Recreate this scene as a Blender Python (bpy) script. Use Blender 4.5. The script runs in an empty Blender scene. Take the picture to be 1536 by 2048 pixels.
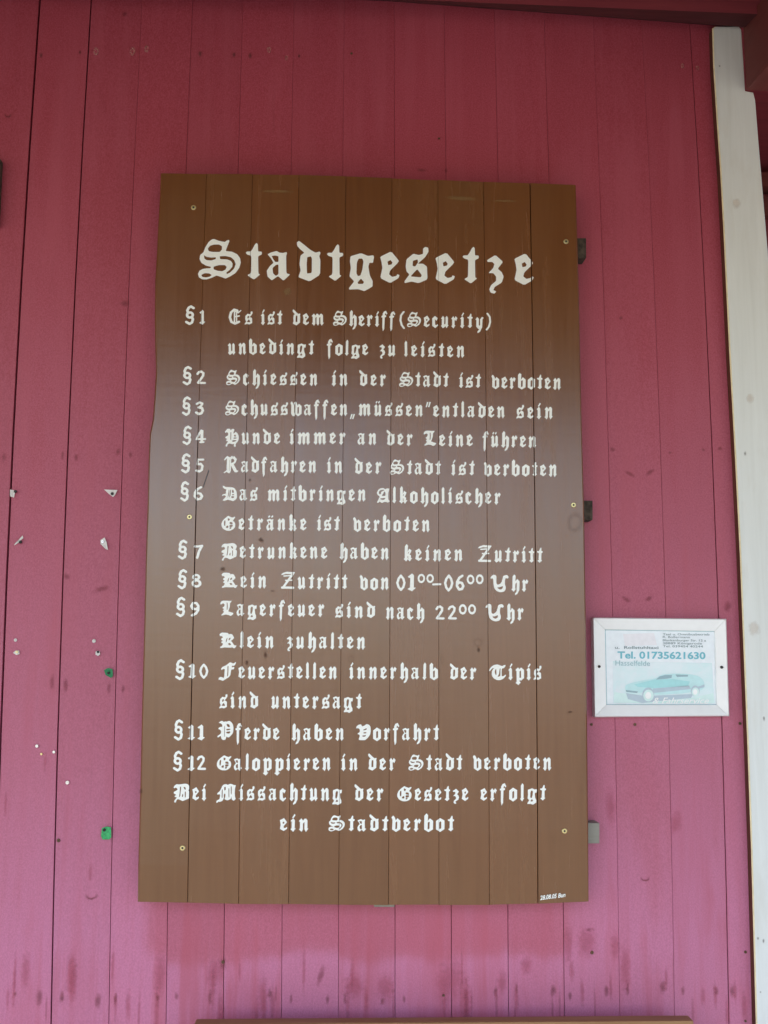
import bpy, bmesh, math, random
from mathutils import Vector, Matrix
from mathutils.geometry import delaunay_2d_cdt

random.seed(11)
scene = bpy.context.scene
C = scene.collection

# ------------------------------------------------------------------ camera
CAM_H = 1.60
PITCH, YAW, ROLL = 0.131217, 0.0525038, 0.00059864
CAM = Vector((-0.135719, -2.151687, CAM_H))
cp, sp, cy_, sy_ = math.cos(PITCH), math.sin(PITCH), math.cos(YAW), math.sin(YAW)
FWD = Vector((sy_ * cp, cy_ * cp, sp))
RIGHT0 = Vector((cy_, -sy_, 0))
UP0 = RIGHT0.cross(FWD)
RIGHT = math.cos(ROLL) * RIGHT0 + math.sin(ROLL) * UP0
UP = -math.sin(ROLL) * RIGHT0 + math.cos(ROLL) * UP0
cam_data = bpy.data.cameras.new('camera')
cam = bpy.data.objects.new('camera', cam_data)
C.objects.link(cam)
cam.matrix_world = Matrix(((RIGHT.x, UP.x, -FWD.x, CAM.x), (RIGHT.y, UP.y, -FWD.y, CAM.y),
                           (RIGHT.z, UP.z, -FWD.z, CAM.z), (0, 0, 0, 1)))
cam_data.sensor_fit = 'VERTICAL'
cam_data.sensor_height = 36
cam_data.lens = 36 * 2160 / 2048
cam_data.clip_start = 0.05
cam_data.clip_end = 1500
cam_data.dof.use_dof = False
scene.camera = cam

# ------------------------------------------------------------------ sky, sun, exposure
SUN_EL, SUN_AZ = math.radians(50), math.radians(205)   # azimuth measured from +Y towards +X
world = bpy.data.worlds.new('World')
scene.world = world
world.use_nodes = True
wn = world.node_tree
wn.nodes.clear()
sky = wn.nodes.new('ShaderNodeTexSky')
sky.sky_type = 'NISHITA'
sky.sun_disc = False
sky.sun_elevation = SUN_EL
sky.sun_rotation = SUN_AZ
sky.altitude = 400
sky.air_density = 1.0
sky.dust_density = 2.2
sky.ozone_density = 1.0
bg = wn.nodes.new('ShaderNodeBackground')
bg.inputs['Strength'].default_value = 0.12
wo = wn.nodes.new('ShaderNodeOutputWorld')
wn.links.new(sky.outputs[0], bg.inputs['Color'])
wn.links.new(bg.outputs[0], wo.inputs['Surface'])
sun_data = bpy.data.lights.new('sun', 'SUN')
sun_data.energy = 3.0
sun_data.angle = math.radians(0.6)
sun_data.color = (1.0, 0.97, 0.93)
sun = bpy.data.objects.new('sun', sun_data)
C.objects.link(sun)
sd = Vector((math.sin(SUN_AZ) * math.cos(SUN_EL), math.cos(SUN_AZ) * math.cos(SUN_EL), math.sin(SUN_EL)))
sun.rotation_euler = sd.to_track_quat('Z', 'Y').to_euler()
sun.location = (0, -5, 12)
scene.view_settings.view_transform = 'Standard'
scene.view_settings.look = 'None'
scene.view_settings.gamma = 1
scene.view_settings.use_curve_mapping = False
scene.view_settings.exposure = 1.66


def at(px, py, Y=0.0):
    """the point of the vertical plane y = Y that the photograph shows at pixel (px, py)"""
    d = FWD * 2160 + RIGHT * (px - 768) + UP * (1024 - py)
    return CAM + d * ((Y - CAM.y) / d.y)


# ------------------------------------------------------------------ scene helpers
def link(o, parent=None, label=None, cat=None, group=None, kind=None):
    C.objects.link(o)
    if parent is not None:
        o.parent = parent
    if label: o['label'] = label
    if cat: o['category'] = cat
    if group: o['group'] = group
    if kind: o['kind'] = kind
    return o


def empty(name, loc, label, cat, group=None, kind=None):
    o = bpy.data.objects.new(name, None)
    o.empty_display_size = 0.05
    o.location = loc
    return link(o, None, label, cat, group, kind)


def mesh(name, verts, faces, mat, smooth=False, origin=None):
    me = bpy.data.meshes.new(name)
    og = Vector(origin) if origin is not None else Vector((0, 0, 0))
    me.from_pydata([tuple(Vector(v) - og) for v in verts], [], faces)
    if mat: me.materials.append(mat)
    if smooth:
        for p in me.polygons: p.use_smooth = True
    me.update()
    return me


def obj(name, verts, faces, mat, parent=None, smooth=False, bevel=0, fix=True, **kw):
    """world-space vertices; placed under its parent without moving"""
    og = parent.location if parent is not None else Vector((0, 0, 0))
    if parent is not None and parent.parent is not None:
        og = og + parent.parent.location
    me = mesh(name, verts, faces, mat, smooth, og)
    bm = bmesh.new()
    bm.from_mesh(me)
    if fix:
        bmesh.ops.recalc_face_normals(bm, faces=bm.faces)
    if bevel:
        bmesh.ops.bevel(bm, geom=bm.edges[:], offset=bevel, segments=2, profile=0.6, affect='EDGES')
    bm.to_mesh(me)
    bm.free()
    return link(bpy.data.objects.new(name, me), parent, **kw)


BOXF = [(0, 1, 2, 3), (7, 6, 5, 4), (0, 4, 5, 1), (1, 5, 6, 2), (2, 6, 7, 3), (3, 7, 4, 0)]


def box(x0, x1, y0, y1, z0, z1):
    return [(x0, y0, z0), (x1, y0, z0), (x1, y1, z0), (x0, y1, z0),
            (x0, y0, z1), (x1, y0, z1), (x1, y1, z1), (x0, y1, z1)]


# ------------------------------------------------------------------ materials
def newmat(name):
    m = bpy.data.materials.new(name)
    m.use_nodes = True
    nt = m.node_tree
    b = nt.nodes['Principled BSDF']
    return m, nt, b


def N(nt, t, **kw):
    n = nt.nodes.new(t)
    for k, v in kw.items():
        setattr(n, k, v)
    return n


def noise(nt, vec, scale, detail=4, rough=0.55, dist=0.0):
    n = N(nt, 'ShaderNodeTexNoise')
    n.inputs['Scale'].default_value = scale
    n.inputs['Detail'].default_value = detail
    n.inputs['Roughness'].default_value = rough
    n.inputs['Distortion'].default_value = dist
    nt.links.new(vec, n.inputs['Vector'])
    return n.outputs['Fac']


def mapping(nt, vec, scale=(1, 1, 1), loc=(0, 0, 0)):
    n = N(nt, 'ShaderNodeMapping')
    n.inputs['Scale'].default_value = scale
    n.inputs['Location'].default_value = loc
    nt.links.new(vec, n.inputs['Vector'])
    return n.outputs[0]


def ramp(nt, fac, a, b, ca=(0, 0, 0, 1), cb=(1, 1, 1, 1)):
    n = N(nt, 'ShaderNodeValToRGB')
    n.color_ramp.elements[0].position = a
    n.color_ramp.elements[0].color = ca
    n.color_ramp.elements[1].position = b
    n.color_ramp.elements[1].color = cb
    nt.links.new(fac, n.inputs[0])
    return n.outputs[0]


def mix(nt, fac, a, b, mode='MIX'):
    n = N(nt, 'ShaderNodeMix', data_type='RGBA', blend_type=mode)
    if isinstance(fac, float): n.inputs[0].default_value = fac
    else: nt.links.new(fac, n.inputs[0])
    for i, v in ((6, a), (7, b)):
        if isinstance(v, tuple): n.inputs[i].default_value = v
        else: nt.links.new(v, n.inputs[i])
    return n.outputs[2]


def mth(nt, op, a, b=None, c=None, clamp=False):
    n = N(nt, 'ShaderNodeMath', operation=op, use_clamp=clamp)
    for i, v in enumerate((a, b, c)):
        if v is None: continue
        if isinstance(v, (int, float)): n.inputs[i].default_value = v
        else: nt.links.new(v, n.inputs[i])
    return n.outputs[0]


def bump(nt, b, h, strength, dist):
    n = N(nt, 'ShaderNodeBump')
    n.inputs['Strength'].default_value = strength
    n.inputs['Distance'].default_value = dist
    nt.links.new(h, n.inputs['Height'])
    nt.links.new(n.outputs[0], b.inputs['Normal'])


def plain(name, col, rough=0.6, metal=0.0, spec=0.5, var=0.12, scale=60):
    m, nt, b = newmat(name)
    geo = N(nt, 'ShaderNodeNewGeometry')
    n = noise(nt, geo.outputs['Position'], scale, 5)
    lo = tuple(c * (1 - var) for c in col) + (1,)
    hi = tuple(min(1, c * (1 + var)) for c in col) + (1,)
    nt.links.new(ramp(nt, n, 0.3, 0.7, lo, hi), b.inputs['Base Color'])
    b.inputs['Roughness'].default_value = rough
    b.inputs['Metallic'].default_value = metal
    b.inputs['Specular IOR Level'].default_value = spec
    return m


def wall_paint():
    m, nt, b = newmat('faded_red_wall_paint')
    geo = N(nt, 'ShaderNodeNewGeometry')
    pos = geo.outputs['Position']
    oi = N(nt, 'ShaderNodeObjectInfo')
    sep = N(nt, 'ShaderNodeSeparateXYZ')
    nt.links.new(pos, sep.inputs[0])
    # weathering of the paint: the low boards are bleached by sun and splash water
    off = N(nt, 'ShaderNodeVectorMath', operation='ADD')
    nt.links.new(pos, off.inputs[0])
    comb = N(nt, 'ShaderNodeCombineXYZ')
    nt.links.new(mth(nt, 'MULTIPLY', oi.outputs['Random'], 17.0), comb.inputs[1])
    nt.links.new(comb.outputs[0], off.inputs[1])
    v = off.outputs[0]
    streak = noise(nt, mapping(nt, v, (38, 8, 2.2)), 1.0, 5, 0.6, 0.4)
    cloud = noise(nt, mapping(nt, v, (5, 5, 2.0)), 1.0, 4, 0.6, 0.3)
    fine = noise(nt, mapping(nt, v, (160, 60, 9)), 1.0, 4, 0.6)
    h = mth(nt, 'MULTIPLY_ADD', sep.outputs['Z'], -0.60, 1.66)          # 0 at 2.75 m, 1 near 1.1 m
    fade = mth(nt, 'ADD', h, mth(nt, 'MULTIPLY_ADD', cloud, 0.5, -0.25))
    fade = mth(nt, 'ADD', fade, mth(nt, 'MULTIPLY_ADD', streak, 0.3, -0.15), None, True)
    # strip under the board that an older, longer board once kept from bleaching
    wob = mth(nt, 'MULTIPLY_ADD', cloud, 0.10, -0.05)
    zz = mth(nt, 'ADD', sep.outputs['Z'], wob)
    s1 = N(nt, 'ShaderNodeMapRange', interpolation_type='SMOOTHSTEP')
    for i, vv in enumerate((1.015, 1.055, 0.0, 1.0)): s1.inputs[i + 1].default_value = vv
    nt.links.new(zz, s1.inputs[0])
    s2 = N(nt, 'ShaderNodeMapRange', interpolation_type='SMOOTHSTEP')
    for i, vv in enumerate((-0.49, -0.44, 0.0, 1.0)): s2.inputs[i + 1].default_value = vv
    nt.links.new(sep.outputs['X'], s2.inputs[0])
    s3 = N(nt, 'ShaderNodeMapRange', interpolation_type='SMOOTHSTEP')
    for i, vv in enumerate((0.30, 0.36, 1.0, 0.0)): s3.inputs[i + 1].default_value = vv
    nt.links.new(sep.outputs['X'], s3.inputs[0])
    band = mth(nt, 'MULTIPLY', mth(nt, 'MULTIPLY', s1.outputs[0], s2.outputs[0]), s3.outputs[0])
    fade = mth(nt, 'SUBTRACT', fade, mth(nt, 'MULTIPLY', band, 0.34), None, True)
    cr_ = N(nt, 'ShaderNodeValToRGB')
    nt.links.new(fade, cr_.inputs[0])
    el = cr_.color_ramp.elements
    el[0].position, el[0].color = 0.0, (0.345, 0.038, 0.056, 1)
    el[1].position, el[1].color = 1.0, (0.545, 0.19, 0.33, 1)
    for p_, c_ in ((0.30, (0.385, 0.061, 0.094, 1)), (0.80, (0.465, 0.132, 0.212, 1))):
        e_ = el.new(p_)
        e_.color = c_
    col = cr_.outputs[0]
    # small scale mottling of old brushed paint
    speck = noise(nt, mapping(nt, v, (420, 200, 300)), 1.0, 3, 0.7)
    col = mix(nt, 0.22, col, ramp(nt, speck, 0.3, 0.7, (0.22, 0.02, 0.035, 1), (0.80, 0.24, 0.38, 1)))
    # rubbed redder streaks where the top coat is thin
    rub = ramp(nt, mth(nt, 'MULTIPLY', streak, cloud), 0.23, 0.40)
    col = mix(nt, mth(nt, 'MULTIPLY', rub, 0.55), col, (0.44, 0.085, 0.125, 1))
    dirt = ramp(nt, fine, 0.62, 0.80)
    col = mix(nt, mth(nt, 'MULTIPLY', dirt, 0.16), col, (0.20, 0.05, 0.06, 1))
    tone = mth(nt, 'MULTIPLY_ADD', oi.outputs['Random'], 0.12, 0.94)
    hs = N(nt, 'ShaderNodeHueSaturation')
    nt.links.new(tone, hs.inputs['Value'])
    nt.links.new(col, hs.inputs['Color'])
    nt.links.new(hs.outputs[0], b.inputs['Base Color'])
    b.inputs['Roughness'].default_value = 0.5
    b.inputs['Specular IOR Level'].default_value = 0.4
    wood = noise(nt, mapping(nt, v, (95, 60, 3.0)), 1.0, 5, 0.65, 0.8)
    bump(nt, b, mth(nt, 'ADD', wood, mth(nt, 'MULTIPLY', speck, 0.25)), 0.45, 0.0012)
    return m


def sign_paint():
    m, nt, b = newmat('brown_gloss_paint')
    geo = N(nt, 'ShaderNodeNewGeometry')
    pos = geo.outputs['Position']
    oi = N(nt, 'ShaderNodeObjectInfo')
    comb = N(nt, 'ShaderNodeCombineXYZ')
    nt.links.new(mth(nt, 'MULTIPLY', oi.outputs['Random'], 31.0), comb.inputs[1])
    off = N(nt, 'ShaderNodeVectorMath', operation='ADD')
    nt.links.new(pos, off.inputs[0])
    nt.links.new(comb.outputs[0], off.inputs[1])
    v = off.outputs[0]
    grain = noise(nt, mapping(nt, v, (55, 40, 2.6)), 1.0, 5, 0.6, 1.2)
    brush = noise(nt, mapping(nt, v, (7, 7, 90)), 1.0, 3, 0.6)
    fine = noise(nt, mapping(nt, v, (220, 90, 14)), 1.0, 4, 0.6)
    big = noise(nt, mapping(nt, v, (6, 6, 3)), 1.0, 3, 0.5)
    col = ramp(nt, grain, 0.25, 0.75, (0.145, 0.048, 0.0085, 1), (0.18, 0.063, 0.0115, 1))
    col = mix(nt, mth(nt, 'MULTIPLY', ramp(nt, big, 0.45, 0.75), 0.30), col, (0.17, 0.075, 0.018, 1))
    hs = N(nt, 'ShaderNodeHueSaturation')
    nt.links.new(mth(nt, 'MULTIPLY_ADD', oi.outputs['Random'], 0.13, 0.93), hs.inputs['Value'])
    nt.links.new(col, hs.inputs['Color'])
    nt.links.new(hs.outputs[0], b.inputs['Base Color'])
    r = mth(nt, 'MULTIPLY_ADD', big, 0.10, 0.17)
    r = mth(nt, 'ADD', r, mth(nt, 'MULTIPLY', oi.outputs['Random'], 0.05))
    r = mth(nt, 'ADD', r, mth(nt, 'MULTIPLY_ADD', grain, 0.16, -0.08))
    nt.links.new(r, b.inputs['Roughness'])
    b.inputs['Specular IOR Level'].default_value = 0.5
    b.inputs['IOR'].default_value = 1.78
    dust = noise(nt, mapping(nt, v, (380, 200, 330)), 1.0, 4, 0.75)
    hgt = mth(nt, 'ADD', mth(nt, 'MULTIPLY', grain, 0.8), mth(nt, 'MULTIPLY', brush, 0.5))
    hgt = mth(nt, 'ADD', hgt, mth(nt, 'MULTIPLY', fine, 0.5))
    hgt = mth(nt, 'ADD', hgt, mth(nt, 'MULTIPLY', dust, 0.45))
    bump(nt, b, hgt, 0.22, 0.0009)
    return m


def wood(name, c0, c1, rough=0.7, axis='z', spec=0.3):
    m, nt, b = newmat(name)
    geo = N(nt, 'ShaderNodeNewGeometry')
    sc = {'z': (70, 70, 4), 'x': (4, 70, 70), 'y': (70, 4, 70)}[axis]
    g = noise(nt, mapping(nt, geo.outputs['Position'], sc), 1.0, 6, 0.65, 0.6)
    big = noise(nt, geo.outputs['Position'], 6, 3)
    col = ramp(nt, g, 0.3, 0.72, c0 + (1,), c1 + (1,))
    col = mix(nt, mth(nt, 'MULTIPLY', big, 0.35), col, tuple(x * 0.7 for x in c0) + (1,))
    nt.links.new(col, b.inputs['Base Color'])
    b.inputs['Roughness'].default_value = rough
    b.inputs['Specular IOR Level'].default_value = spec
    bump(nt, b, g, 0.35, 0.001)
    return m


def white_post_paint():
    m, nt, b = newmat('white_post_paint')
    geo = N(nt, 'ShaderNodeNewGeometry')
    g = noise(nt, mapping(nt, geo.outputs['Position'], (60, 60, 3)), 1.0, 5, 0.6, 0.6)
    d = noise(nt, mapping(nt, geo.outputs['Position'], (14, 14, 5)), 1.0, 5, 0.65)
    col = ramp(nt, g, 0.3, 0.7, (0.70, 0.735, 0.71, 1), (0.78, 0.82, 0.80, 1))
    col = mix(nt, mth(nt, 'MULTIPLY', ramp(nt, d, 0.55, 0.8), 0.3), col, (0.55, 0.50, 0.40, 1))
    nt.links.new(col, b.inputs['Base Color'])
    b.inputs['Roughness'].default_value = 0.45
    bump(nt, b, g, 0.3, 0.001)
    return m


def blotch(name, col, core=None, amount=0.8, soft=0.9):
    """stain with a ragged soft rim; uses the stain's own local coordinates"""
    m, nt, b = newmat(name)
    tc = N(nt, 'ShaderNodeTexCoord')
    sep = N(nt, 'ShaderNodeVectorMath', operation='MULTIPLY_ADD')
    nt.links.new(tc.outputs['Generated'], sep.inputs[0])
    sep.inputs[1].default_value = (2, 0, 2)
    sep.inputs[2].default_value = (-1, 0, -1)
    ln = N(nt, 'ShaderNodeVectorMath', operation='LENGTH')
    nt.links.new(sep.outputs[0], ln.inputs[0])
    geo = N(nt, 'ShaderNodeNewGeometry')
    ns = noise(nt, geo.outputs['Position'], 120, 4, 0.6)
    r = mth(nt, 'ADD', ln.outputs['Value'], mth(nt, 'MULTIPLY_ADD', ns, 0.9, -0.45))
    mr = N(nt, 'ShaderNodeMapRange', interpolation_type='SMOOTHSTEP')
    for i, vv in enumerate((1.0 - soft, 0.92, amount, 0.0)): mr.inputs[i + 1].default_value = vv
    nt.links.new(r, mr.inputs[0])
    edge = N(nt, 'ShaderNodeMapRange')
    for i, vv in enumerate((0.85, 1.0, 1.0, 0.0)): edge.inputs[i + 1].default_value = vv
    nt.links.new(ln.outputs['Value'], edge.inputs[0])
    nt.links.new(mth(nt, 'MULTIPLY', mr.outputs[0], edge.outputs[0]), b.inputs['Alpha'])
    if core:
        nt.links.new(ramp(nt, r, 0.05, 0.45, core + (1,), col + (1,)), b.inputs['Base Color'])
    else:
        b.inputs['Base Color'].default_value = col + (1,)
    b.inputs['Roughness'].default_value = 0.6
    b.inputs['Specular IOR Level'].default_value = 0.2
    return m


def ringmat(name, col, r0=0.62, w=0.22, amount=0.7, lower=True):
    m, nt, b = newmat(name)
    tc = N(nt, 'ShaderNodeTexCoord')
    q = N(nt, 'ShaderNodeVectorMath', operation='MULTIPLY_ADD')
    nt.links.new(tc.outputs['Generated'], q.inputs[0])
    q.inputs[1].default_value = (2, 0, 2)
    q.inputs[2].default_value = (-1, 0, -1)
    ln = N(nt, 'ShaderNodeVectorMath', operation='LENGTH')
    nt.links.new(q.outputs[0], ln.inputs[0])
    geo = N(nt, 'ShaderNodeNewGeometry')
    ns = noise(nt, geo.outputs['Position'], 150, 3, 0.6)
    r = mth(nt, 'ADD', ln.outputs['Value'], mth(nt, 'MULTIPLY_ADD', ns, 0.4, -0.2))
    d = mth(nt, 'ABSOLUTE', mth(nt, 'SUBTRACT', r, r0))
    a = mth(nt, 'MULTIPLY_ADD', d, -1.0 / w, 1.0, True)
    if lower:
        sx = N(nt, 'ShaderNodeSeparateXYZ')
        nt.links.new(q.outputs[0], sx.inputs[0])
        a = mth(nt, 'MULTIPLY', a, mth(nt, 'MULTIPLY_ADD', sx.outputs['Z'], -1.0, 0.25, True))
    nt.links.new(mth(nt, 'MULTIPLY', a, amount), b.inputs['Alpha'])
    b.inputs['Base Color'].default_value = col + (1,)
    b.inputs['Roughness'].default_value = 0.6
    return m


M_wall = wall_paint()
M_sign = sign_paint()
M_post = white_post_paint()
M_letter = plain('white_sign_paint', (0.91, 0.94, 0.89), 0.3, var=0.03, scale=300)
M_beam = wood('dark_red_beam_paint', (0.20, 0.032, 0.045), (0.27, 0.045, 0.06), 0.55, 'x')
M_rafter = wood('brown_red_rafter', (0.14, 0.032, 0.028), (0.19, 0.045, 0.04), 0.65, 'y')
M_backing = plain('dark_gap_boards', (0.06, 0.014, 0.016), 0.9)
M_deck = wood('porch_floor_boards', (0.20, 0.21, 0.225), (0.29, 0.305, 0.32), 0.8, 'y')
M_bench = wood('oiled_bench_wood', (0.26, 0.125, 0.05), (0.42, 0.24, 0.11), 0.5, 'x')
M_ceil = wood('porch_ceiling_boards', (0.24, 0.19, 0.16), (0.34, 0.28, 0.24), 0.8, 'x')
M_batten_d = plain('weathered_dark_batten', (0.060, 0.046, 0.034), 0.85, var=0.75, scale=110)
M_batten_l = wood('weathered_grey_batten', (0.26, 0.25, 0.21), (0.38, 0.37, 0.32), 0.85, 'x')
M_edge = wood('shaded_post_side', (0.10, 0.035, 0.025), (0.17, 0.06, 0.035), 0.7, 'z')  # dark tone for the post's sides, their shade put into the colour
M_frame = plain('white_plastic_frame', (0.93, 0.95, 0.95), 0.3, var=0.02)
M_brass = plain('brass_screw', (0.75, 0.66, 0.34), 0.35, 0.8, var=0.1)
M_steel = plain('steel_pin', (0.72, 0.74, 0.76), 0.28, 0.9, var=0.1)
M_black = plain('dark_metal', (0.03, 0.028, 0.028), 0.5, 0.3)
M_paper = plain('torn_paper', (0.74, 0.73, 0.70), 0.8, var=0.1, scale=200)
M_green = plain('green_paper', (0.05, 0.42, 0.14), 0.7, var=0.3, scale=300)
M_green_d = plain('dark_green_paper', (0.03, 0.22, 0.09), 0.7, var=0.4, scale=400)
M_knot = blotch('knot_stain', (0.26, 0.05, 0.065), None, 0.36)
M_smear = blotch('worn_smear', (0.50, 0.105, 0.155), None, 0.30)
M_nailst = blotch('nail_stain', (0.27, 0.055, 0.06), (0.16, 0.05, 0.05), 0.40)
M_nailst_d = blotch('nail_stain_dull', (0.22, 0.06, 0.06), (0.10, 0.05, 0.04), 0.6)
M_nailst_p = ringmat('nail_rim_pale', (0.62, 0.45, 0.36), 0.5, 0.3, 0.3, False)
M_arc = ringmat('knot_arc', (0.25, 0.04, 0.05), 0.6, 0.24, 0.75)
M_ring = ringmat('sign_knot_ring', (0.10, 0.035, 0.014), 0.55, 0.25, 0.13, False)
M_scuff = blotch('pale_scuff', (0.36, 0.24, 0.10), None, 0.32, 0.7)
M_sknot = blotch('sign_knot', (0.07, 0.026, 0.012), None, 0.5)
M_pknot = blotch('post_knot', (0.52, 0.34, 0.22), (0.74, 0.56, 0.42), 0.20, 0.7)

# ------------------------------------------------------------------ setting: ground, porch, roof
GZ = -0.25
m, nt, b = newmat('street_ground')
geo = N(nt, 'ShaderNodeNewGeometry')
n1 = noise(nt, geo.outputs['Position'], 0.5, 8, 0.6)
n2 = noise(nt, geo.outputs['Position'], 30, 4, 0.6)
c = ramp(nt, n1, 0.35, 0.7, (0.20, 0.165, 0.115, 1), (0.28, 0.24, 0.175, 1))
nt.links.new(mix(nt, mth(nt, 'MULTIPLY', n2, 0.4), c, (0.15, 0.12, 0.085, 1)), b.inputs['Base Color'])
b.inputs['Roughness'].default_value = 0.9
obj('ground', box(-600, 600, -600, 600, GZ - 0.3, GZ), BOXF, m, kind='structure')
obj('porch_floor', box(-6, 3.2, -2.45, 0.0, -0.12, 0.0), BOXF, M_deck, kind='structure')
# porch roof: sloping boards from the wall out to the eave
rv = [(-7, 0.0, 3.16), (4.2, 0.0, 3.16), (4.2, -2.75, 2.45), (-7, -2.75, 3.10),  # eave tilt shaped to dim the sky reflection on the board's right
      (-7, 0.0, 3.24), (4.2, 0.0, 3.24), (4.2, -2.75, 2.53), (-7, -2.75, 3.18)]
obj('porch_roof', rv, BOXF, M_ceil, label='dark board roof of the porch above the red wall', cat='roof')

# ------------------------------------------------------------------ the red plank wall
JOINT = {-8: (0.01414, -0.00914, -0.86753), -7: (0.01245, -0.00795, -0.7624), -6: (0.01067, -0.00674, -0.65385),
         -5: (0.00887, -0.00555, -0.54549), -4: (0.00706, -0.00439, -0.43781), -3: (0.00523, -0.00323, -0.32957),
         -2: (0.00334, -0.00206, -0.21875), -1: (0.00149, -0.00092, -0.11001), 0: (-0.00037, 0.00023, -0.00067),
         1: (-0.00222, 0.00138, 0.10865), 2: (-0.00408, 0.00254, 0.21947), 3: (-0.00589, 0.0037, 0.32877),
         4: (-0.00767, 0.00486, 0.43732), 5: (-0.0094, 0.00604, 0.54568), 6: (-0.0111, 0.00722, 0.65365),
         7: (-0.01273, 0.00841, 0.76021)}
GAP = {-7: 0.0050, -6: 0.0036, -5: 0.0019, -4: 0.0012, -3: 0.0017, -2: 0.0012, -1: 0.0010, 0: 0.0015, 1: 0.0019,
       2: 0.0018, 3: 0.0017, 4: 0.0008, 5: 0.0009, 6: 0.0026, 7: 0.002}
PALE = (-5, -4, -3, -1)


def jx(k, z):
    if k in JOINT:
        a, b_, c_ = JOINT[k]
        q = min(max(z - CAM_H, -0.8), 1.5)
        return a * q * q + b_ * q + c_
    return jx(-8, z) + (k + 8) * 0.1095


wall = empty('plank_wall', (0, 0, 0), 'faded dark red wall of vertical wooden boards behind the brown board', 'wall')
ZS = [0.0, 0.5, 0.85, 1.15, 1.45, 1.75, 2.05, 2.35, 2.65, 2.95, 3.14]
for k in range(-20, 7):
    dy = random.uniform(-0.0005, 0.0005)
    vs, fs = [], []
    gl, gr = GAP.get(k, 0.0015) * .36, GAP.get(k + 1, 0.0015) * .36
    ch = 0.0005
    for z in ZS:
        # gap opens and closes a little with height; tight under the roof
        t = 0.12 + 0.76 * min(1, max(0, (2.95 - z) / 0.9))
        if k in (-6, -7): tl = 1.0
        else: tl = t
        tr = 1.0 if k + 1 in (-6, -7, 6) else t
        xl, xr = jx(k, z) + gl * tl, jx(k + 1, z) - gr * tr
        vs += [(xl, 0.016, z), (xl, ch + dy, z), (xl + ch, dy, z), (xr - ch, dy, z), (xr, ch + dy, z), (xr, 0.016, z)]
    n = len(ZS)
    for i in range(n - 1):
        for j in range(5):
            a = i * 6 + j
            fs.append((a, a + 1, a + 7, a + 6))
        fs.append((i * 6 + 5, i * 6, i * 6 + 6, i * 6 + 11))
    fs.append((0, 1, 2, 3, 4, 5))
    fs.append(tuple((n - 1) * 6 + j for j in range(6)))
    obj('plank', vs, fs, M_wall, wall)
obj('backing_board', box(-2.4, 0.76, 0.018, 0.03, 0.0, 3.14), BOXF, M_backing, wall)

planks = [o for o in wall.children if o.name.startswith('plank')]


def plank_at(x, z):
    for i, o in enumerate(planks):
        if jx(-20 + i, z) <= x < jx(-19 + i, z): return o
    return planks[-1]


def decal(name, px, py, wpx, hpx, mat, parent, Y=-0.0012, rot=0.0):
    """a thin film of stain lying on the surface, wpx x hpx photo pixels across"""
    c = at(px, py, Y)
    s = 1 / 1000.0
    hw, hh = wpx * s / 2, hpx * s / 2
    # vertices local to a rotated frame so that Generated coordinates follow the stain
    vs = [(-hw, 0, -hh), (hw, 0, -hh), (hw, 0, hh), (-hw, 0, hh)]
    me = bpy.data.meshes.new(name)
    me.from_pydata(vs, [], [(0, 1, 2, 3)])
    me.materials.append(mat)
    o = bpy.data.objects.new(name, me)
    o.location = c
    o.rotation_euler = (0, rot, 0)
    return link(o, parent)


# nail marks along three rows, knots and smears
for px, py, s, mm in [(82, 110, .7, M_nailst_d), (192, 103, 1.0, M_nailst_p), (265, 103, 1.0, M_nailst_p), (293, 98, .8, M_nailst_p),
                      (400, 108, .8, M_nailst_d), (468, 110, .7, M_nailst_d), (500, 112, .7, M_nailst_d), (538, 100, .8, M_nailst_p),
                      (573, 116, .6, M_nailst_p), (160, 105, .5, M_nailst_d), (598, 112, .5, M_nailst_d),
                      (1365, 132, .6, M_nailst_p), (1395, 136, .6, M_nailst_p)]:
    c0 = at(px, py)
    decal('nail_mark', px, py, 15 * s, 26 * s, mm, plank_at(c0.x, c0.z))
for px, py, s in [(78, 1995, 1.4), (123, 1993, 1.0), (196, 1998, 1.2), (231, 1998, 1.0), (315, 1995, 1.0), (353, 1990, .9),
                  (420, 1993, 1.2), (540, 1990, 1.1), (582, 2000, .8), (655, 2000, .9), (690, 1995, 1.2), (764, 2003, .9),
                  (808, 2000, .7), (991, 1980, 1.0), (1033, 1978, .7), (1107, 1983, 1.1), (1140, 1990, 1.0), (1213, 1983, 1.5),
                  (1255, 1978, .8), (1326, 1973, 1.4), (1366, 1980, 1.1), (1433, 1980, 1.2), (1465, 1980, 1.0), (30, 1990, .7)]:
    c0 = at(px, py)
    s *= random.uniform(.7, 1.15)
    decal('nail_mark', px, py + random.uniform(-2, 3), 12 * s * random.uniform(.8, 1.3), 34 * s * random.uniform(.7, 1.3), M_nailst, plank_at(c0.x, c0.z))
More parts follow.
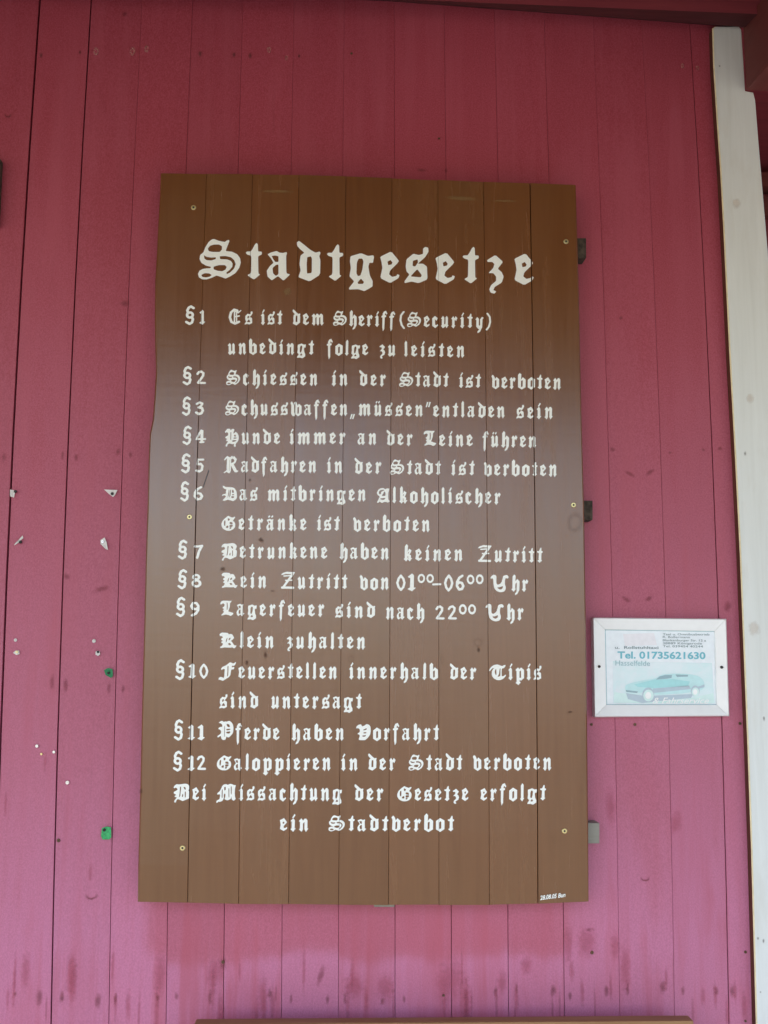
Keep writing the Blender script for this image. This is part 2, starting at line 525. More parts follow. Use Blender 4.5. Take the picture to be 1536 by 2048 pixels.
for px, py, w, h, r in [(8, 915, 10, 20, 0), (125, 910, 8, 20, 0), (152, 915, 9, 18, 0), (236, 903, 10, 16, .3), (261, 910, 9, 16, 0),
                        (1225, 899, 14, 12, .5), (1440, 897, 12, 10, 0), (1407, 900, 10, 9, 0), (250, 607, 26, 16, .2),
                        (133, 1153, 16, 12, .4), (203, 1178, 34, 14, -.3), (104, 1365, 12, 34, 0), (131, 1370, 12, 34, 0),
                        (218, 1375, 9, 24, 0), (246, 1378, 9, 18, 0), (1260, 948, 26, 10, .5), (1300, 944, 26, 11, -.6),
                        (1242, 636, 12, 8, -.6), (843, 340, 24, 10, 0), (892, 341, 9, 12, 0), (250, 28, 14, 16, 0), (445, 1928, 14, 26, 0),
                        (430, 1945, 40, 60, .3), (642, 1950, 14, 44, .3), (1174, 1885, 46, 70, .1), (1137, 1890, 22, 90, 0),
                        (1230, 1893, 22, 60, 0), (900, 1960, 60, 90, .2), (1005, 1965, 20, 50, 0), (707, 1972, 50, 50, 0),
                        (770, 1975, 40, 60, 0), (1352, 1645, 26, 50, .2), (1180, 1860, 20, 10, 0), (1253, 1199, 24, 10, .5), (1298, 1197, 22, 10, -.6), (1456, 1212, 20, 26, .3), (1340, 905, 8, 8, 0)]:
    c0 = at(px, py)
    decal('knot', px, py, w * 1.25, h * 1.25, M_knot if w * h < 700 else M_smear, plank_at(c0.x, c0.z), -0.0016, r)
for px, py, w, h in [(183, 1790, 32, 22), (1290, 1755, 26, 18), (16, 228, 20, 22)]:
    c0 = at(px, py)
    decal('knot', px, py, w, h, M_arc, plank_at(c0.x, c0.z), -0.0019)


rs = random.Random(5)
for i in range(64):
    px = rs.uniform(10, 1490)
    py = rs.uniform(1925, 2030) if i < 50 else rs.uniform(1480, 1800)
    if i >= 50 and 250 < px < 1200: continue
    c0 = at(px, py)
    decal('worn_streak', px, py, rs.uniform(6, 16) * (2.2 if i % 7 == 0 else 1), rs.uniform(45, 130), M_smear, plank_at(c0.x, c0.z), -0.0013 - .00001 * i)


# ------------------------------------------------------------------ small round bits
def disc(name, px, py, Y, rad_px, thick, mat, parent, hole=None, holemat=None, seg=14):
    c = at(px, py, Y)
    r = rad_px / 1000.0
    vs, fs = [], []
    for i in range(seg):
        a = 2 * math.pi * i / seg
        vs.append((c.x + r * math.cos(a), Y, c.z + r * math.sin(a)))
    for i in range(seg):
        a = 2 * math.pi * i / seg
        vs.append((c.x + r * .8 * math.cos(a), Y - thick, c.z + r * .8 * math.sin(a)))
    inner = (hole or 0.3) * r
    for i in range(seg):
        a = 2 * math.pi * i / seg
        vs.append((c.x + inner * math.cos(a), Y - thick, c.z + inner * math.sin(a)))
    for i in range(seg):
        a = 2 * math.pi * i / seg
        vs.append((c.x + inner * .8 * math.cos(a), Y - thick * .2, c.z + inner * .8 * math.sin(a)))
    for b0 in (0, 1, 2):
        for i in range(seg):
            j = (i + 1) % seg
            fs.append((b0 * seg + i, b0 * seg + j, (b0 + 1) * seg + j, (b0 + 1) * seg + i))
    fs.append(tuple(3 * seg + i for i in range(seg)))
    o = obj(name, vs, fs, mat, parent)
    if holemat:
        o.data.materials.append(holemat)
        o.data.polygons[len(o.data.polygons) - 1].material_index = 1
        for p in list(o.data.polygons)[2 * seg:3 * seg]: p.material_index = 1
    return o


# ------------------------------------------------------------------ the brown board
SF = -0.066      # front face of the board
sign_o = at(727, 1808, SF)
sign = empty('law_board', (sign_o.x, SF, sign_o.z),
             'large brown painted board with white blackletter town rules hung on the red wall', 'sign')
LEFT = [(321, 346), (319.5, 390), (316, 450), (312.5, 520), (310, 560), (309, 640), (310, 700), (311.5, 742), (308, 800),
        (305, 840), (299, 868), (296.5, 930), (295, 1000), (291.5, 1100), (288, 1250), (284, 1400), (280, 1580), (276, 1730), (275, 1804)]
RIGHT_E = [(1152, 369), (1158, 560), (1163, 800), (1168.5, 1000), (1172, 1200), (1175, 1450), (1177, 1650), (1178, 1803)]
TOPJ = [321, 413, 505, 598, 692, 784, 876, 967, 1060, 1152]
MIDJ = [295, 392.5, 490, 587.5, 685, 781, 877.3, 974, 1069.5, 1168.5]
BOTJ = [275, 375, 477, 577, 677, 777, 878, 979, 1076, 1178]
TOPY = [(321, 346), (413, 347), (505, 348), (598, 349.5), (692, 352), (784, 356), (876, 360), (967, 363), (1060, 366), (1152, 369)]
BOTY = [(275, 1804), (375, 1806), (477, 1808), (577, 1809), (677, 1810), (777, 1810), (878, 1810), (979, 1809.5), (1076, 1807.5), (1178, 1803)]
SGAP = [0, 2.0, .55, .5, .45, .5, .35, .5, 2.2, 0]          # photo pixels


def lerp_list(L, y):
    for (x0, y0), (x1, y1) in zip(L, L[1:]):
        if y <= y1: return x0 + (x1 - x0) * (y - y0) / (y1 - y0)
    return L[-1][0]


def sj(i, y):
    if i == 0: return lerp_list(LEFT, y)
    if i == 9: return lerp_list(RIGHT_E, y)
    # quadratic through top, middle, bottom
    y0, y1, y2 = TOPY[i][1], 1000.0, BOTY[i][1]
    a, b_, c_ = TOPJ[i], MIDJ[i], BOTJ[i]
    return (a * (y - y1) * (y - y2) / ((y0 - y1) * (y0 - y2)) + b_ * (y - y0) * (y - y2) / ((y1 - y0) * (y1 - y2))
            + c_ * (y - y0) * (y - y1) / ((y2 - y0) * (y2 - y1)))


def sgap(i, y):
    g = SGAP[i]
    if i == 1: g = 0.3 + 1.3 * max(0, min(1, (y - 780) / 150)) * max(0.35, min(1, (1900 - y) / 400))
    if i == 8: g = 1.5
    if y < 700 and i in (2, 3, 4, 5): g *= 0.7
    return g


for i in range(9):
    ys = [0, .03, .08, .13, .18, .24, .27, .31, .34, .36, .40, .46, .52, .62, .72, .85, 1.0] if i == 0 else [0, .15, .3, .45, .6, .75, .9, 1.0]
    if i == 0: ys = [(y - 346) / (1804 - 346) for _, y in LEFT]
    vs, fs = [], []
    dy = random.uniform(-0.0003, 0.0002)
    ch = 0.0004
    tl, tr = TOPY[i][1] + random.uniform(-.6, .6), TOPY[i + 1][1] + random.uniform(-.6, .6)
    bl, br = BOTY[i][1] + random.uniform(-.7, .7), BOTY[i + 1][1] + random.uniform(-.7, .7)
    for t in ys:
        yl, yr = tl + (bl - tl) * t, tr + (br - tr) * t
        L = at(sj(i, yl) + sgap(i, yl) / 2, yl, SF)
        R = at(sj(i + 1, yr) - sgap(i + 1, yr) / 2, yr, SF)
        cl = 0.003 if i == 0 else ch
        cr = 0.003 if i == 8 else ch
        e = 0.0015 if t in (0, 1.0) else 0
        vs += [(L.x, -0.040, L.z), (L.x, SF + cl + dy, L.z), (L.x + cl, SF + dy + e, L.z), (R.x - cr, SF + dy + e, R.z),
               (R.x, SF + cr + dy, R.z), (R.x, -0.040, R.z)]
    n = len(ys)
    for q in range(n - 1):
        for j in range(5):
            a = q * 6 + j
            fs.append((a, a + 1, a + 7, a + 6))
        fs.append((q * 6 + 5, q * 6, q * 6 + 6, q * 6 + 11))
    fs.append((0, 1, 2, 3, 4, 5))
    fs.append(tuple((n - 1) * 6 + j for j in range(6)))
    obj('plank', vs, fs, M_sign, sign)


def px_box(x0, x1, y0, y1, Yf, Yb):
    a, b2, c2, d2 = at(x0, y1, Yf), at(x1, y1, Yf), at(x1, y0, Yf), at(x0, y0, Yf)
    fr = [a, b2, c2, d2]
    return [(p.x, Yf, p.z) for p in fr] + [(p.x, Yb, p.z) for p in fr]


for (x0, x1, y0, y1, mt, lb) in [(320, 1172.5, 476, 516, M_batten_d, 'dark weathered batten end'),
                                 (300, 1185.5, 1001, 1040, M_batten_d, 'grey brown weathered batten end'),
                                 (285, 1199, 1646, 1687, M_batten_l, 'light grey weathered batten end')]:
    obj('batten', px_box(x0, x1, y0, y1, -0.0395, -0.003), BOXF, mt, sign, bevel=0.0012, label=lb)
obj('batten', px_box(748, 789, 1700, 1814, -0.0395, -0.003), BOXF, M_batten_l, sign, bevel=0.001,
    label='pale batten end below the bottom edge')
for px, py in [(387, 415), (1132, 483), (379, 1034), (1147, 1010), (365, 1696), (1129, 1662)]:
    disc('screw', px, py, SF - 0.0004, 5.2, 0.0012, M_brass, sign, 0.42, M_black)
sp_l = [o for o in sign.children if o.name.startswith('plank')]


def sdecal(px, py, w, h, mat, r=0.0, Y=SF - 0.0005):
    o = decal('knot' if mat is not M_scuff else 'scuff', px, py, w, h, mat, sign, Y, r)
    o.location = Vector(o.location) - sign.location
    return o


for a in [(553, 383, 94, 9, M_scuff, 0), (922, 397, 92, 13, M_scuff, .04), (1010, 402, 80, 7, M_scuff, 0), (575, 583, 26, 22, M_scuff, -.6),
          (522, 1080, 16, 13, M_sknot, .5), (446, 1138, 16, 12, M_sknot, 0), (956, 1285, 24, 26, M_ring, 0), (957, 1300, 10, 14, M_sknot, 0),
          (531, 1310, 10, 22, M_sknot, 0), (494, 1325, 9, 14, M_sknot, 0), (702, 1318, 18, 18, M_ring, 0), (1150, 1045, 44, 58, M_ring, .2),
          (1140, 1424, 14, 6, M_sknot, -.2), (885, 1320, 10, 22, M_ring, 0), 
          (545, 1182, 12, 6, M_sknot, 0), (500, 960, 8, 10, M_sknot, 0), (282, 1582, 10, 14, M_sknot, 0),
          (1024, 1804, 4, 8, M_scuff, 0)]:
    sdecal(*a)
# the short split beside the first joint
cr = [at(417, 940, SF - .0004), at(418.5, 941, SF - .0004), at(407, 975, SF - .0004), at(405.5, 974, SF - .0004)]
obj('split', [tuple(p) for p in cr], [(0, 1, 2, 3)], M_black, sign, fix=False)


# ------------------------------------------------------------------ blackletter
def chaikin(P, r=0.22):
    out = []
    n = len(P)
    for i in range(n):
        a, b2 = P[i], P[(i + 1) % n]
        out.append((a[0] * (1 - r) + b2[0] * r, a[1] * (1 - r) + b2[1] * r))
        out.append((a[0] * r + b2[0] * (1 - r), a[1] * r + b2[1] * (1 - r)))
    return out


def area(P):
    return sum(P[i][0] * P[(i + 1) % len(P)][1] - P[(i + 1) % len(P)][0] * P[i][1] for i in range(len(P))) / 2


def hull(P):
    P = sorted(set((round(x, 3), round(y, 3)) for x, y in P))
    if len(P) < 3: return P
    def half(Q):
        o = []
        for p in Q:
            while len(o) > 1 and (o[-1][0] - o[-2][0]) * (p[1] - o[-2][1]) - (o[-1][1] - o[-2][1]) * (p[0] - o[-2][0]) <= 0: o.pop()
            o.append(p)
        return o[:-1]
    return half(P) + half(P[::-1])


def S_(w, pts, closed=False):            # round brush
    o = []
    r = w / 2
    if closed: pts = pts + pts[:1]
    for a, b2 in zip(pts, pts[1:]):
        q = []
        for c3 in (a, b2):
            q += [(c3[0] + r * math.cos(t * math.pi / 4 + .39), c3[1] + r * math.sin(t * math.pi / 4 + .39)) for t in range(8)]
        o.append(('+', hull(q)))
    return o


def Nb(w, pts, ang=42, t=5):             # broad nib
    c3, s3 = math.cos(math.radians(ang)), math.sin(math.radians(ang))
    nib = [(w / 2 * c3 - t / 2 * s3, w / 2 * s3 + t / 2 * c3), (-w / 2 * c3 - t / 2 * s3, -w / 2 * s3 + t / 2 * c3),
           (-w / 2 * c3 + t / 2 * s3, -w / 2 * s3 - t / 2 * c3), (w / 2 * c3 + t / 2 * s3, w / 2 * s3 - t / 2 * c3)]
    o = []
    for a, b2 in zip(pts, pts[1:]):
        o.append(('+', hull([(p[0] + dx, p[1] + dy) for p in (a, b2) for dx, dy in nib])))
    return o


def ring(cx, cy, rx, ry, w, n=12):
    return S_(w, [(cx + rx * math.cos(2 * math.pi * i / n), cy + ry * math.sin(2 * math.pi * i / n)) for i in range(n)], True)


def P_(*pts): return [('+', list(pts))]
def H_(*pts): return [('-', list(pts))]


# -- heading letters: traced outline, in the heading's own units (photo pixels)
def z1(L): return [(360 + x / 3.84, 450 + y / 3.84) for x, y in L]
def z2(L): return [(720 + x / 3.491, 450 + y / 3.491) for x, y in L]


T_S = [('+', z1([(262, 107), (300, 122), (345, 130), (358, 119), (375, 114), (380, 124), (366, 158), (350, 200), (400, 205), (440, 225),
                 (462, 255), (467, 290), (455, 330), (425, 370), (385, 395), (350, 412), (320, 400), (280, 388), (245, 405), (205, 418),
                 (170, 417), (145, 402), (138, 375), (150, 350), (175, 337), (205, 333), (232, 332), (240, 322), (200, 312), (165, 292),
                 (150, 262), (155, 230), (180, 210), (195, 170), (220, 130), (245, 110)])),
       ('-', z1([(262, 150), (300, 150), (322, 163), (322, 188), (305, 207), (250, 207), (220, 200), (214, 182), (230, 160)])),
       ('-', z1([(183, 232), (205, 245), (240, 250), (275, 248), (275, 262), (240, 272), (205, 270), (188, 258)])),
       ('-', z1([(305, 240), (350, 238), (392, 248), (416, 270), (428, 300), (415, 335), (385, 365), (360, 377), (356, 365), (382, 345),
                 (402, 320), (404, 295), (390, 275), (362, 264), (308, 262)])),
       ('-', z1([(258, 320), (300, 308), (345, 308), (358, 322), (350, 342), (325, 355), (290, 352), (258, 340)])),
       ('-', z1([(163, 384), (190, 370), (225, 372), (243, 384), (230, 396), (200, 403), (172, 399)]))]
T_t = [('+', [(x, y) for x, y in [(575, 150), (588, 137), (598, 148), (600, 203), (625, 204), (630, 214), (626, 228), (605, 237),
                                   (600, 245), (602, 372), (616, 380), (568, 420), (517, 386), (546, 368), (548, 237), (516, 227),
                                   (504, 214), (514, 203), (543, 203), (558, 182)]])]
T_a = [('+', z1([(672, 225), (695, 212), (742, 199), (765, 212), (790, 215), (818, 207), (822, 216), (815, 240), (817, 370), (846, 380),
                 (795, 428), (752, 392), (705, 426), (672, 396), (666, 352), (690, 315), (718, 290), (700, 258)])),
       ('-', z1([(704, 238), (730, 234), (756, 240), (756, 283), (732, 284), (716, 262)])),
       ('-', z1([(736, 307), (756, 303), (756, 378), (736, 391), (714, 370), (711, 330)]))]
T_d = [('+', z1([(897, 134), (913, 121), (945, 145), (1000, 190), (1040, 212), (1073, 204), (1079, 215), (1070, 240), (1078, 270),
                 (1076, 382), (995, 434), (915, 403), (911, 394), (926, 350), (918, 300), (925, 235), (955, 212), (925, 188), (900, 160)])),
       ('-', z1([(977, 247), (1005, 240), (1013, 258), (1012, 368), (975, 373), (973, 300)]))]
T_g = [('+', z1([(1309, 240), (1390, 216), (1445, 238), (1484, 232), (1490, 245), (1482, 291), (1455, 290), (1447, 320), (1458, 388),
                 (1480, 430), (1479, 472), (1450, 490), (1415, 508), (1370, 493), (1300, 496), (1297, 485), (1332, 440), (1335, 430),
                 (1301, 395), (1312, 330), (1305, 280)])),
       ('-', z1([(1372, 258), (1400, 258), (1409, 280), (1400, 345), (1385, 388), (1366, 392), (1355, 370), (1358, 290)])),
       ('-', z1([(1363, 442), (1390, 411), (1413, 438), (1405, 452), (1370, 453)]))]
E_OUT = [(140, 222), (218, 184), (272, 250), (262, 267), (210, 318), (203, 345), (225, 362), (254, 356), (261, 343), (276, 350), (268, 372),
         (210, 406), (141, 370), (156, 300), (150, 258)]
E_IN = [(192, 256), (213, 244), (226, 262), (221, 275), (197, 281)]
T_s = [('+', z2([(324, 240), (372, 200), (410, 210), (440, 202), (440, 165), (455, 152), (476, 158), (479, 185), (455, 225), (415, 260),
                 (405, 270), (440, 270), (468, 290), (471, 380), (410, 406), (360, 395), (313, 406), (309, 395), (345, 345), (325, 325),
                 (319, 290)])),
       ('-', z2([(370, 250), (402, 240), (405, 262), (385, 290), (367, 285)])),
       ('-', z2([(355, 356), (400, 308), (431, 350), (425, 365), (360, 360)]))]
T_z = [('+', z2([(887, 245), (945, 209), (999, 257), (962, 305), (990, 330), (1003, 360), (990, 402), (940, 433), (931, 455), (944, 459),
                 (951, 467), (938, 479), (913, 473), (902, 450), (915, 420), (950, 390), (950, 360), (930, 336), (897, 336), (930, 300),
                 (938, 272), (923, 258), (891, 258)]))]


def tt(dx, dy, conv, sx=1.0):
    return [('+', conv([(x * sx + dx, y * sx + dy) for x, y in T_t[0][1]]))]


def ee(dx, dy):
    return [('+', z2([(x + dx, y + dy) for x, y in E_OUT])), ('-', z2([(x + dx, y + dy) for x, y in E_IN]))]


HEADING = [('S', T_S), ('t', tt(0, 0, z1)), ('a', T_a), ('d', T_d), ('t', tt(624, 10, z1)), ('g', T_g), ('e', ee(0, 0)), ('s', T_s),
           ('e', ee(386, 8)), ('t', tt(257, 27, z2, .91)), ('z', T_z), ('e', ee(937, 14))]


def norm(ops, x0, base, k):
    return [(s, [((x - x0) / k, (base - y) / k) for x, y in L]) for s, L in ops]


k1 = 0.547       # heading photo pixels per unit (x-height = 100 units)
W = 27


def M(cx):
    return P_((cx - 14, 80), (cx - 26, 86), (cx - 2, 107), (cx + 14, 92), (cx + 14, 18), (cx + 26, 20), (cx, -5), (cx - 25, 14), (cx - 14, 22))


STEM = [(8, 130), (24, 148), (38, 136)]
BOWL = [(38, 84), (58, 106), (86, 86), (86, 14), (48, -7), (10, 14)]
FOOT = [(38, 16), (50, 20), (24, -5), (-2, 14), (10, 20)]
BH = H_((38, 72), (50, 82), (58, 76), (58, 22), (46, 12), (38, 18))
G = {}
G['S'] = norm(T_S, 396, 558, k1 * 1.0)
G['t'] = norm(tt(0, 0, z1), 491, 559, k1)
G['a'] = norm(T_a, 533.5, 560, k1)
G['d'] = norm(T_d, 594, 561.5, k1)
G['g'] = norm(T_g, 698, 562, k1)
G['e'] = norm(ee(0, 0), 760, 566, k1 * 1.05)
G['s'] = norm(T_s, 809, 566, k1 * 1.08)
G['z'] = norm(T_z, 974, 572, k1 * 1.08)
DOT = P_((16, 116), (38, 144), (46, 136), (26, 114))
G['i'] = M(26) + DOT
def M2(cx, hl=26, fl=25, fr=26):
    return P_((cx - 14, 80), (cx - hl, 86 if hl > 15 else 94), (cx - 2, 107), (cx + 14, 92), (cx + 14, 18), (cx + fr, 20 if fr > 15 else 12), (cx, -5),
              (cx - fl, 14), (cx - 14, 22))


G['n'] = M2(26, fr=15) + M2(80, hl=14, fl=15) + P_((36, 76), (66, 106), (92, 92), (84, 68), (64, 82), (38, 62))
G['m'] = (M2(26, fr=15) + M2(76, hl=14, fl=15, fr=15) + M2(126, hl=14, fl=15) + P_((36, 78), (62, 106), (88, 92), (62, 84), (38, 64))
          + P_((86, 78), (112, 106), (138, 92), (112, 84), (88, 64)))
G['u'] = M2(26, fr=15) + M2(80, hl=15, fl=15) + P_((16, 12), (28, -5), (68, 14), (68, 36), (38, 22))
DD = Nb(11, [(28, 126), (34, 132)], 42, 10) + Nb(11, [(64, 126), (70, 132)], 42, 10)
G['ü'] = G['u'] + DD
G['ä'] = G['a'] + [(s, [(x - 4, y) for x, y in L]) for s, L in DD]
G['r'] = M(26) + P_((36, 76), (60, 107), (80, 92), (64, 66), (52, 80), (38, 62))
G['l'] = P_(*(STEM + FOOT))
G['b'] = P_(*(STEM + BOWL)) + BH
G['v'] = P_((2, 116), (14, 128), (26, 118), (38, 94), (38, 84), (58, 106), (86, 86), (86, 14), (48, -7), (10, 14), (12, 92)) + BH
G['w'] = (P_((-2, 114), (10, 128), (24, 112), (34, 92), (36, 24), (52, 14), (46, -5), (22, -5), (6, 14), (8, 92))
          + [(s, [(x + 38, y) for x, y in L]) for s, L in G['v']])
G['h'] = P_(*(STEM + [(38, 82), (60, 106), (86, 86), (86, 8), (66, -26), (44, -36), (42, -28), (60, -4), (60, 72), (50, 80), (38, 64)] + FOOT))
G['k'] = P_(*(STEM + [(38, 78), (56, 106), (80, 92), (68, 66), (56, 60), (76, 44), (76, 22), (90, 20), (64, -5), (48, 10), (50, 38), (38, 46)] + FOOT)) \
    + H_((38, 66), (50, 82), (56, 78), (46, 60))
G['c'] = P_((8, 86), (38, 107), (70, 88), (56, 66), (36, 82), (38, 24), (54, 14), (68, 26), (74, 18), (42, -7), (8, 14))
G['o'] = P_((8, 84), (44, 108), (84, 88), (84, 16), (46, -7), (8, 14)) + H_((36, 74), (50, 84), (57, 76), (57, 24), (43, 14), (36, 22))
G['f'] = P_((22, -42), (38, -22), (41, 86), (62, 92), (62, 104), (41, 104), (46, 122), (58, 128), (72, 114), (80, 122), (60, 146),
            (34, 140), (16, 120), (14, 102), (-2, 98), (-2, 88), (14, 86), (14, -10))
G['p'] = P_((-2, 86), (24, 106), (38, 90), (58, 106), (86, 86), (86, 14), (54, -7), (38, 2), (38, -24), (52, -24), (26, -46), (-2, -28), (10, -22), (10, 78)) + BH
G['y'] = P_((-4, 84), (16, 106), (36, 90), (36, 30), (50, 18), (62, 30), (60, 84), (84, 108), (102, 100), (88, 86), (84, 8), (56, -36),
            (28, -48), (24, -38), (52, -12), (32, -5), (8, 14), (8, 78))
G['§'] = (ring(38, 92, 26, 26, 19) + S_(19, [(20, 112), (14, 138), (26, 166), (46, 178), (70, 162)])
          + S_(19, [(56, 72), (66, 48), (58, 16), (36, 2), (6, 22)]))
G['1'] = P_((-2, 112), (30, 136), (44, 124), (44, 20), (60, 18), (32, -7), (-4, 8), (16, 22), (18, 106), (6, 104))
G['2'] = S_(17, [(8, 100), (20, 118), (42, 124), (60, 108), (58, 84), (40, 54), (12, 12)]) + S_(17, [(12, 12), (40, 10), (72, 10)])
G['3'] = S_(16, [(8, 108), (34, 124), (58, 112), (48, 88), (26, 72)]) + S_(19, [(26, 72), (56, 66), (64, 40), (52, 12), (26, 4), (6, 20)])
G['4'] = S_(13, [(46, 126), (6, 42)]) + S_(15, [(6, 38), (84, 38)]) + S_(23, [(54, 118), (54, 12)]) + S_(13, [(40, 6), (70, 8)])
G['5'] = S_(15, [(18, 122), (70, 122)]) + S_(13, [(18, 120), (16, 76)]) + S_(18, [(18, 76), (46, 80), (64, 58), (58, 20), (34, 4), (8, 14)])
G['6'] = S_(16, [(58, 126), (32, 108), (14, 74), (12, 38), (30, 8), (54, 12), (66, 38), (54, 64), (32, 70), (16, 54)])
G['7'] = S_(16, [(4, 112), (36, 112), (74, 118)]) + S_(19, [(68, 112), (44, 60), (30, 2)])
G['8'] = ring(38, 98, 22, 22, 15) + ring(40, 36, 28, 30, 17)
G['9'] = S_(16, [(14, 2), (44, 18), (62, 54), (62, 92), (46, 118), (22, 118), (8, 90), (20, 64), (42, 60), (60, 74)])
G['0'] = S_(15, [(38, 124), (58, 98), (68, 62), (58, 26), (38, 2), (18, 26), (8, 62), (18, 98)], True)
G['('] = S_(9, [(34, 148), (16, 112), (12, 62), (20, 14), (36, -18)])
G[')'] = S_(9, [(8, 148), (26, 112), (30, 62), (22, 14), (6, -18)])
G['-'] = S_(15, [(4, 50), (84, 52)])
G['„'] = P_((6, -34), (20, 12), (30, 10), (14, -36)) + P_((30, -34), (44, 12), (54, 10), (38, -36))
G['“'] = P_((4, 100), (18, 148), (30, 146), (14, 98)) + P_((32, 100), (46, 148), (58, 146), (42, 98))
G['º'] = ring(30, 30, 26, 28, 11)
G['.'] = Nb(14, [(10, 6), (14, 10)], 42, 12)
FL = Nb(15, [(4, 114), (18, 134), (42, 122), (60, 136)])
G['H'] = (FL + S_(24, [(36, 124), (34, 16)]) + S_(7, [(60, 128), (60, 14)]) + Nb(14, [(4, -2), (20, 12), (44, 2), (62, 12)])
          + Nb(17, [(60, 76), (82, 92), (98, 76)]) + S_(21, [(96, 78), (96, 14)]) + S_(9, [(96, 12), (80, -24), (66, -26)]))
G['L'] = FL + S_(24, [(36, 124), (34, 16)]) + S_(7, [(58, 128), (56, 14)]) + Nb(17, [(6, 0), (26, 14), (58, 0), (96, 20)])
G['K'] = (FL + S_(23, [(34, 124), (32, 16)]) + S_(7, [(56, 128), (54, 12)]) + Nb(15, [(56, 74), (86, 124), (104, 108)])
          + Nb(15, [(56, 74), (82, 88), (90, 72)]) + S_(20, [(66, 70), (94, 14)]) + Nb(13, [(92, 10), (110, 8)]) + Nb(14, [(4, 0), (22, 14), (54, 0)]))
G['B'] = (FL + S_(21, [(30, 124), (28, 14)]) + S_(7, [(50, 128), (48, 12)]) + Nb(18, [(50, 120), (76, 132), (94, 112), (86, 88), (54, 72)])
          + Nb(20, [(54, 72), (86, 78), (102, 50), (94, 18), (64, 4), (38, 12), (16, -6)]) + S_(8, [(14, -6), (8, -18)]))
G['R'] = (FL + S_(21, [(32, 124), (30, 14)]) + S_(7, [(52, 128), (50, 12)]) + Nb(18, [(52, 120), (78, 132), (96, 110), (86, 84), (56, 72)])
          + S_(22, [(66, 68), (94, 16)]) + Nb(13, [(94, 10), (112, 8)]) + Nb(13, [(2, 0), (20, 12), (44, 0)]))
G['D'] = (Nb(15, [(0, 128), (18, 136), (60, 126), (90, 106)]) + S_(19, [(92, 106), (100, 62), (88, 20)]) + Nb(15, [(88, 16), (52, 2), (24, 10), (4, 0)])
          + S_(17, [(38, 118), (36, 18)]) + S_(7, [(62, 118), (60, 14)]))
G['A'] = (Nb(13, [(58, 132), (28, 138), (8, 112), (22, 86)]) + S_(9, [(66, 134), (18, 12)]) + S_(24, [(74, 130), (88, 16)])
          + S_(8, [(34, 62), (80, 62)]) + Nb(13, [(2, 0), (22, 12)]) + Nb(13, [(88, 6), (104, 10)]) + S_(7, [(22, 86), (48, 96), (66, 82)]))
G['G'] = (S_(17, [(72, 130), (46, 138), (18, 112), (8, 66), (20, 22), (50, 4), (86, 16)]) + S_(8, [(46, 130), (44, 12)])
          + Nb(16, [(58, 86), (84, 98), (102, 78)]) + S_(18, [(98, 80), (96, 22)]) + Nb(14, [(60, 124), (82, 112), (98, 128)])
          + S_(8, [(46, 58), (94, 62)]) + S_(10, [(66, 84), (66, 22)]))
G['Z'] = (Nb(16, [(8, 126), (40, 136), (98, 132)]) + S_(14, [(92, 128), (16, 12)]) + S_(16, [(6, 8), (94, 6)]) + S_(8, [(34, 70), (84, 72)])
          + S_(7, [(20, 108), (74, 112)]))
G['U'] = (Nb(15, [(2, 128), (18, 140), (30, 122)]) + S_(15, [(28, 124), (36, 84), (62, 62), (86, 84), (100, 124)]) + Nb(13, [(100, 126), (118, 134)])
          + S_(18, [(34, 104), (22, 56), (30, 12), (60, -8), (92, 6), (102, 44), (88, 78)]) + S_(8, [(36, 34), (62, 26), (90, 38)]))
G['F'] = (Nb(15, [(10, 92), (28, 126), (56, 126), (98, 140)]) + Nb(12, [(48, 80), (72, 92), (90, 82)]) + S_(20, [(50, 122), (46, 40), (30, 12)])
          + Nb(14, [(30, 10), (8, -2), (-2, -12)]) + S_(7, [(70, 120), (66, 22)]) + Nb(11, [(46, 20), (68, 12)]))
G['T'] = (Nb(15, [(4, 110), (22, 134), (62, 124), (108, 140)]) + S_(18, [(34, 120), (14, 86), (12, 44), (30, 12), (60, 4), (98, 18)])
          + S_(17, [(62, 122), (62, 20)]) + S_(7, [(84, 122), (84, 16)]))
G['P'] = (Nb(14, [(4, 108), (18, 134), (44, 124), (56, 134)]) + S_(19, [(32, 122), (32, 14)]) + S_(7, [(54, 128), (54, 6)])
          + Nb(18, [(54, 120), (78, 134), (98, 114)]) + S_(20, [(98, 114), (98, 44)]) + Nb(16, [(98, 40), (76, 24), (54, 34)]) + Nb(13, [(4, 2), (30, 10), (62, 0)]))
G['V'] = (Nb(15, [(2, 120), (18, 136), (32, 116)]) + S_(20, [(34, 116), (34, 26)]) + Nb(18, [(54, 112), (76, 132), (98, 108)])
          + S_(20, [(98, 108), (92, 36), (60, 6), (32, 18)]) + S_(7, [(58, 112), (58, 20)]))
G['M'] = (Nb(14, [(2, 96), (20, 126), (46, 132)]) + S_(20, [(48, 124), (44, 24)]) + S_(18, [(82, 122), (82, 18)]) + S_(20, [(116, 122), (116, 18)])
          + Nb(13, [(46, 112), (66, 134), (82, 120)]) + Nb(13, [(82, 112), (102, 134), (118, 120)]) + Nb(13, [(44, 20), (18, 6), (2, -14)])
          + Nb(12, [(80, 8), (92, 4)]) + Nb(12, [(114, 8), (132, 8)]) + S_(6, [(62, 114), (62, 20)]))
G['E'] = (S_(17, [(70, 130), (44, 138), (18, 112), (8, 66), (20, 22), (50, 5), (84, 22)]) + S_(9, [(48, 130), (46, 14)])
          + S_(9, [(48, 70), (86, 78)]) + Nb(14, [(60, 124), (80, 110), (96, 126)]) + S_(6, [(64, 114), (64, 26)]))


# capitals and the U traced as the sign painter shaped them (units: 100 = x-height)
def tr(base, k, outline, *holes):
    q = lambda L: [(x / k, (base - y) / k) for x, y in chaikin(L, .18)]
    return [('+', q(outline))] + [('-', q(h)) for h in holes]


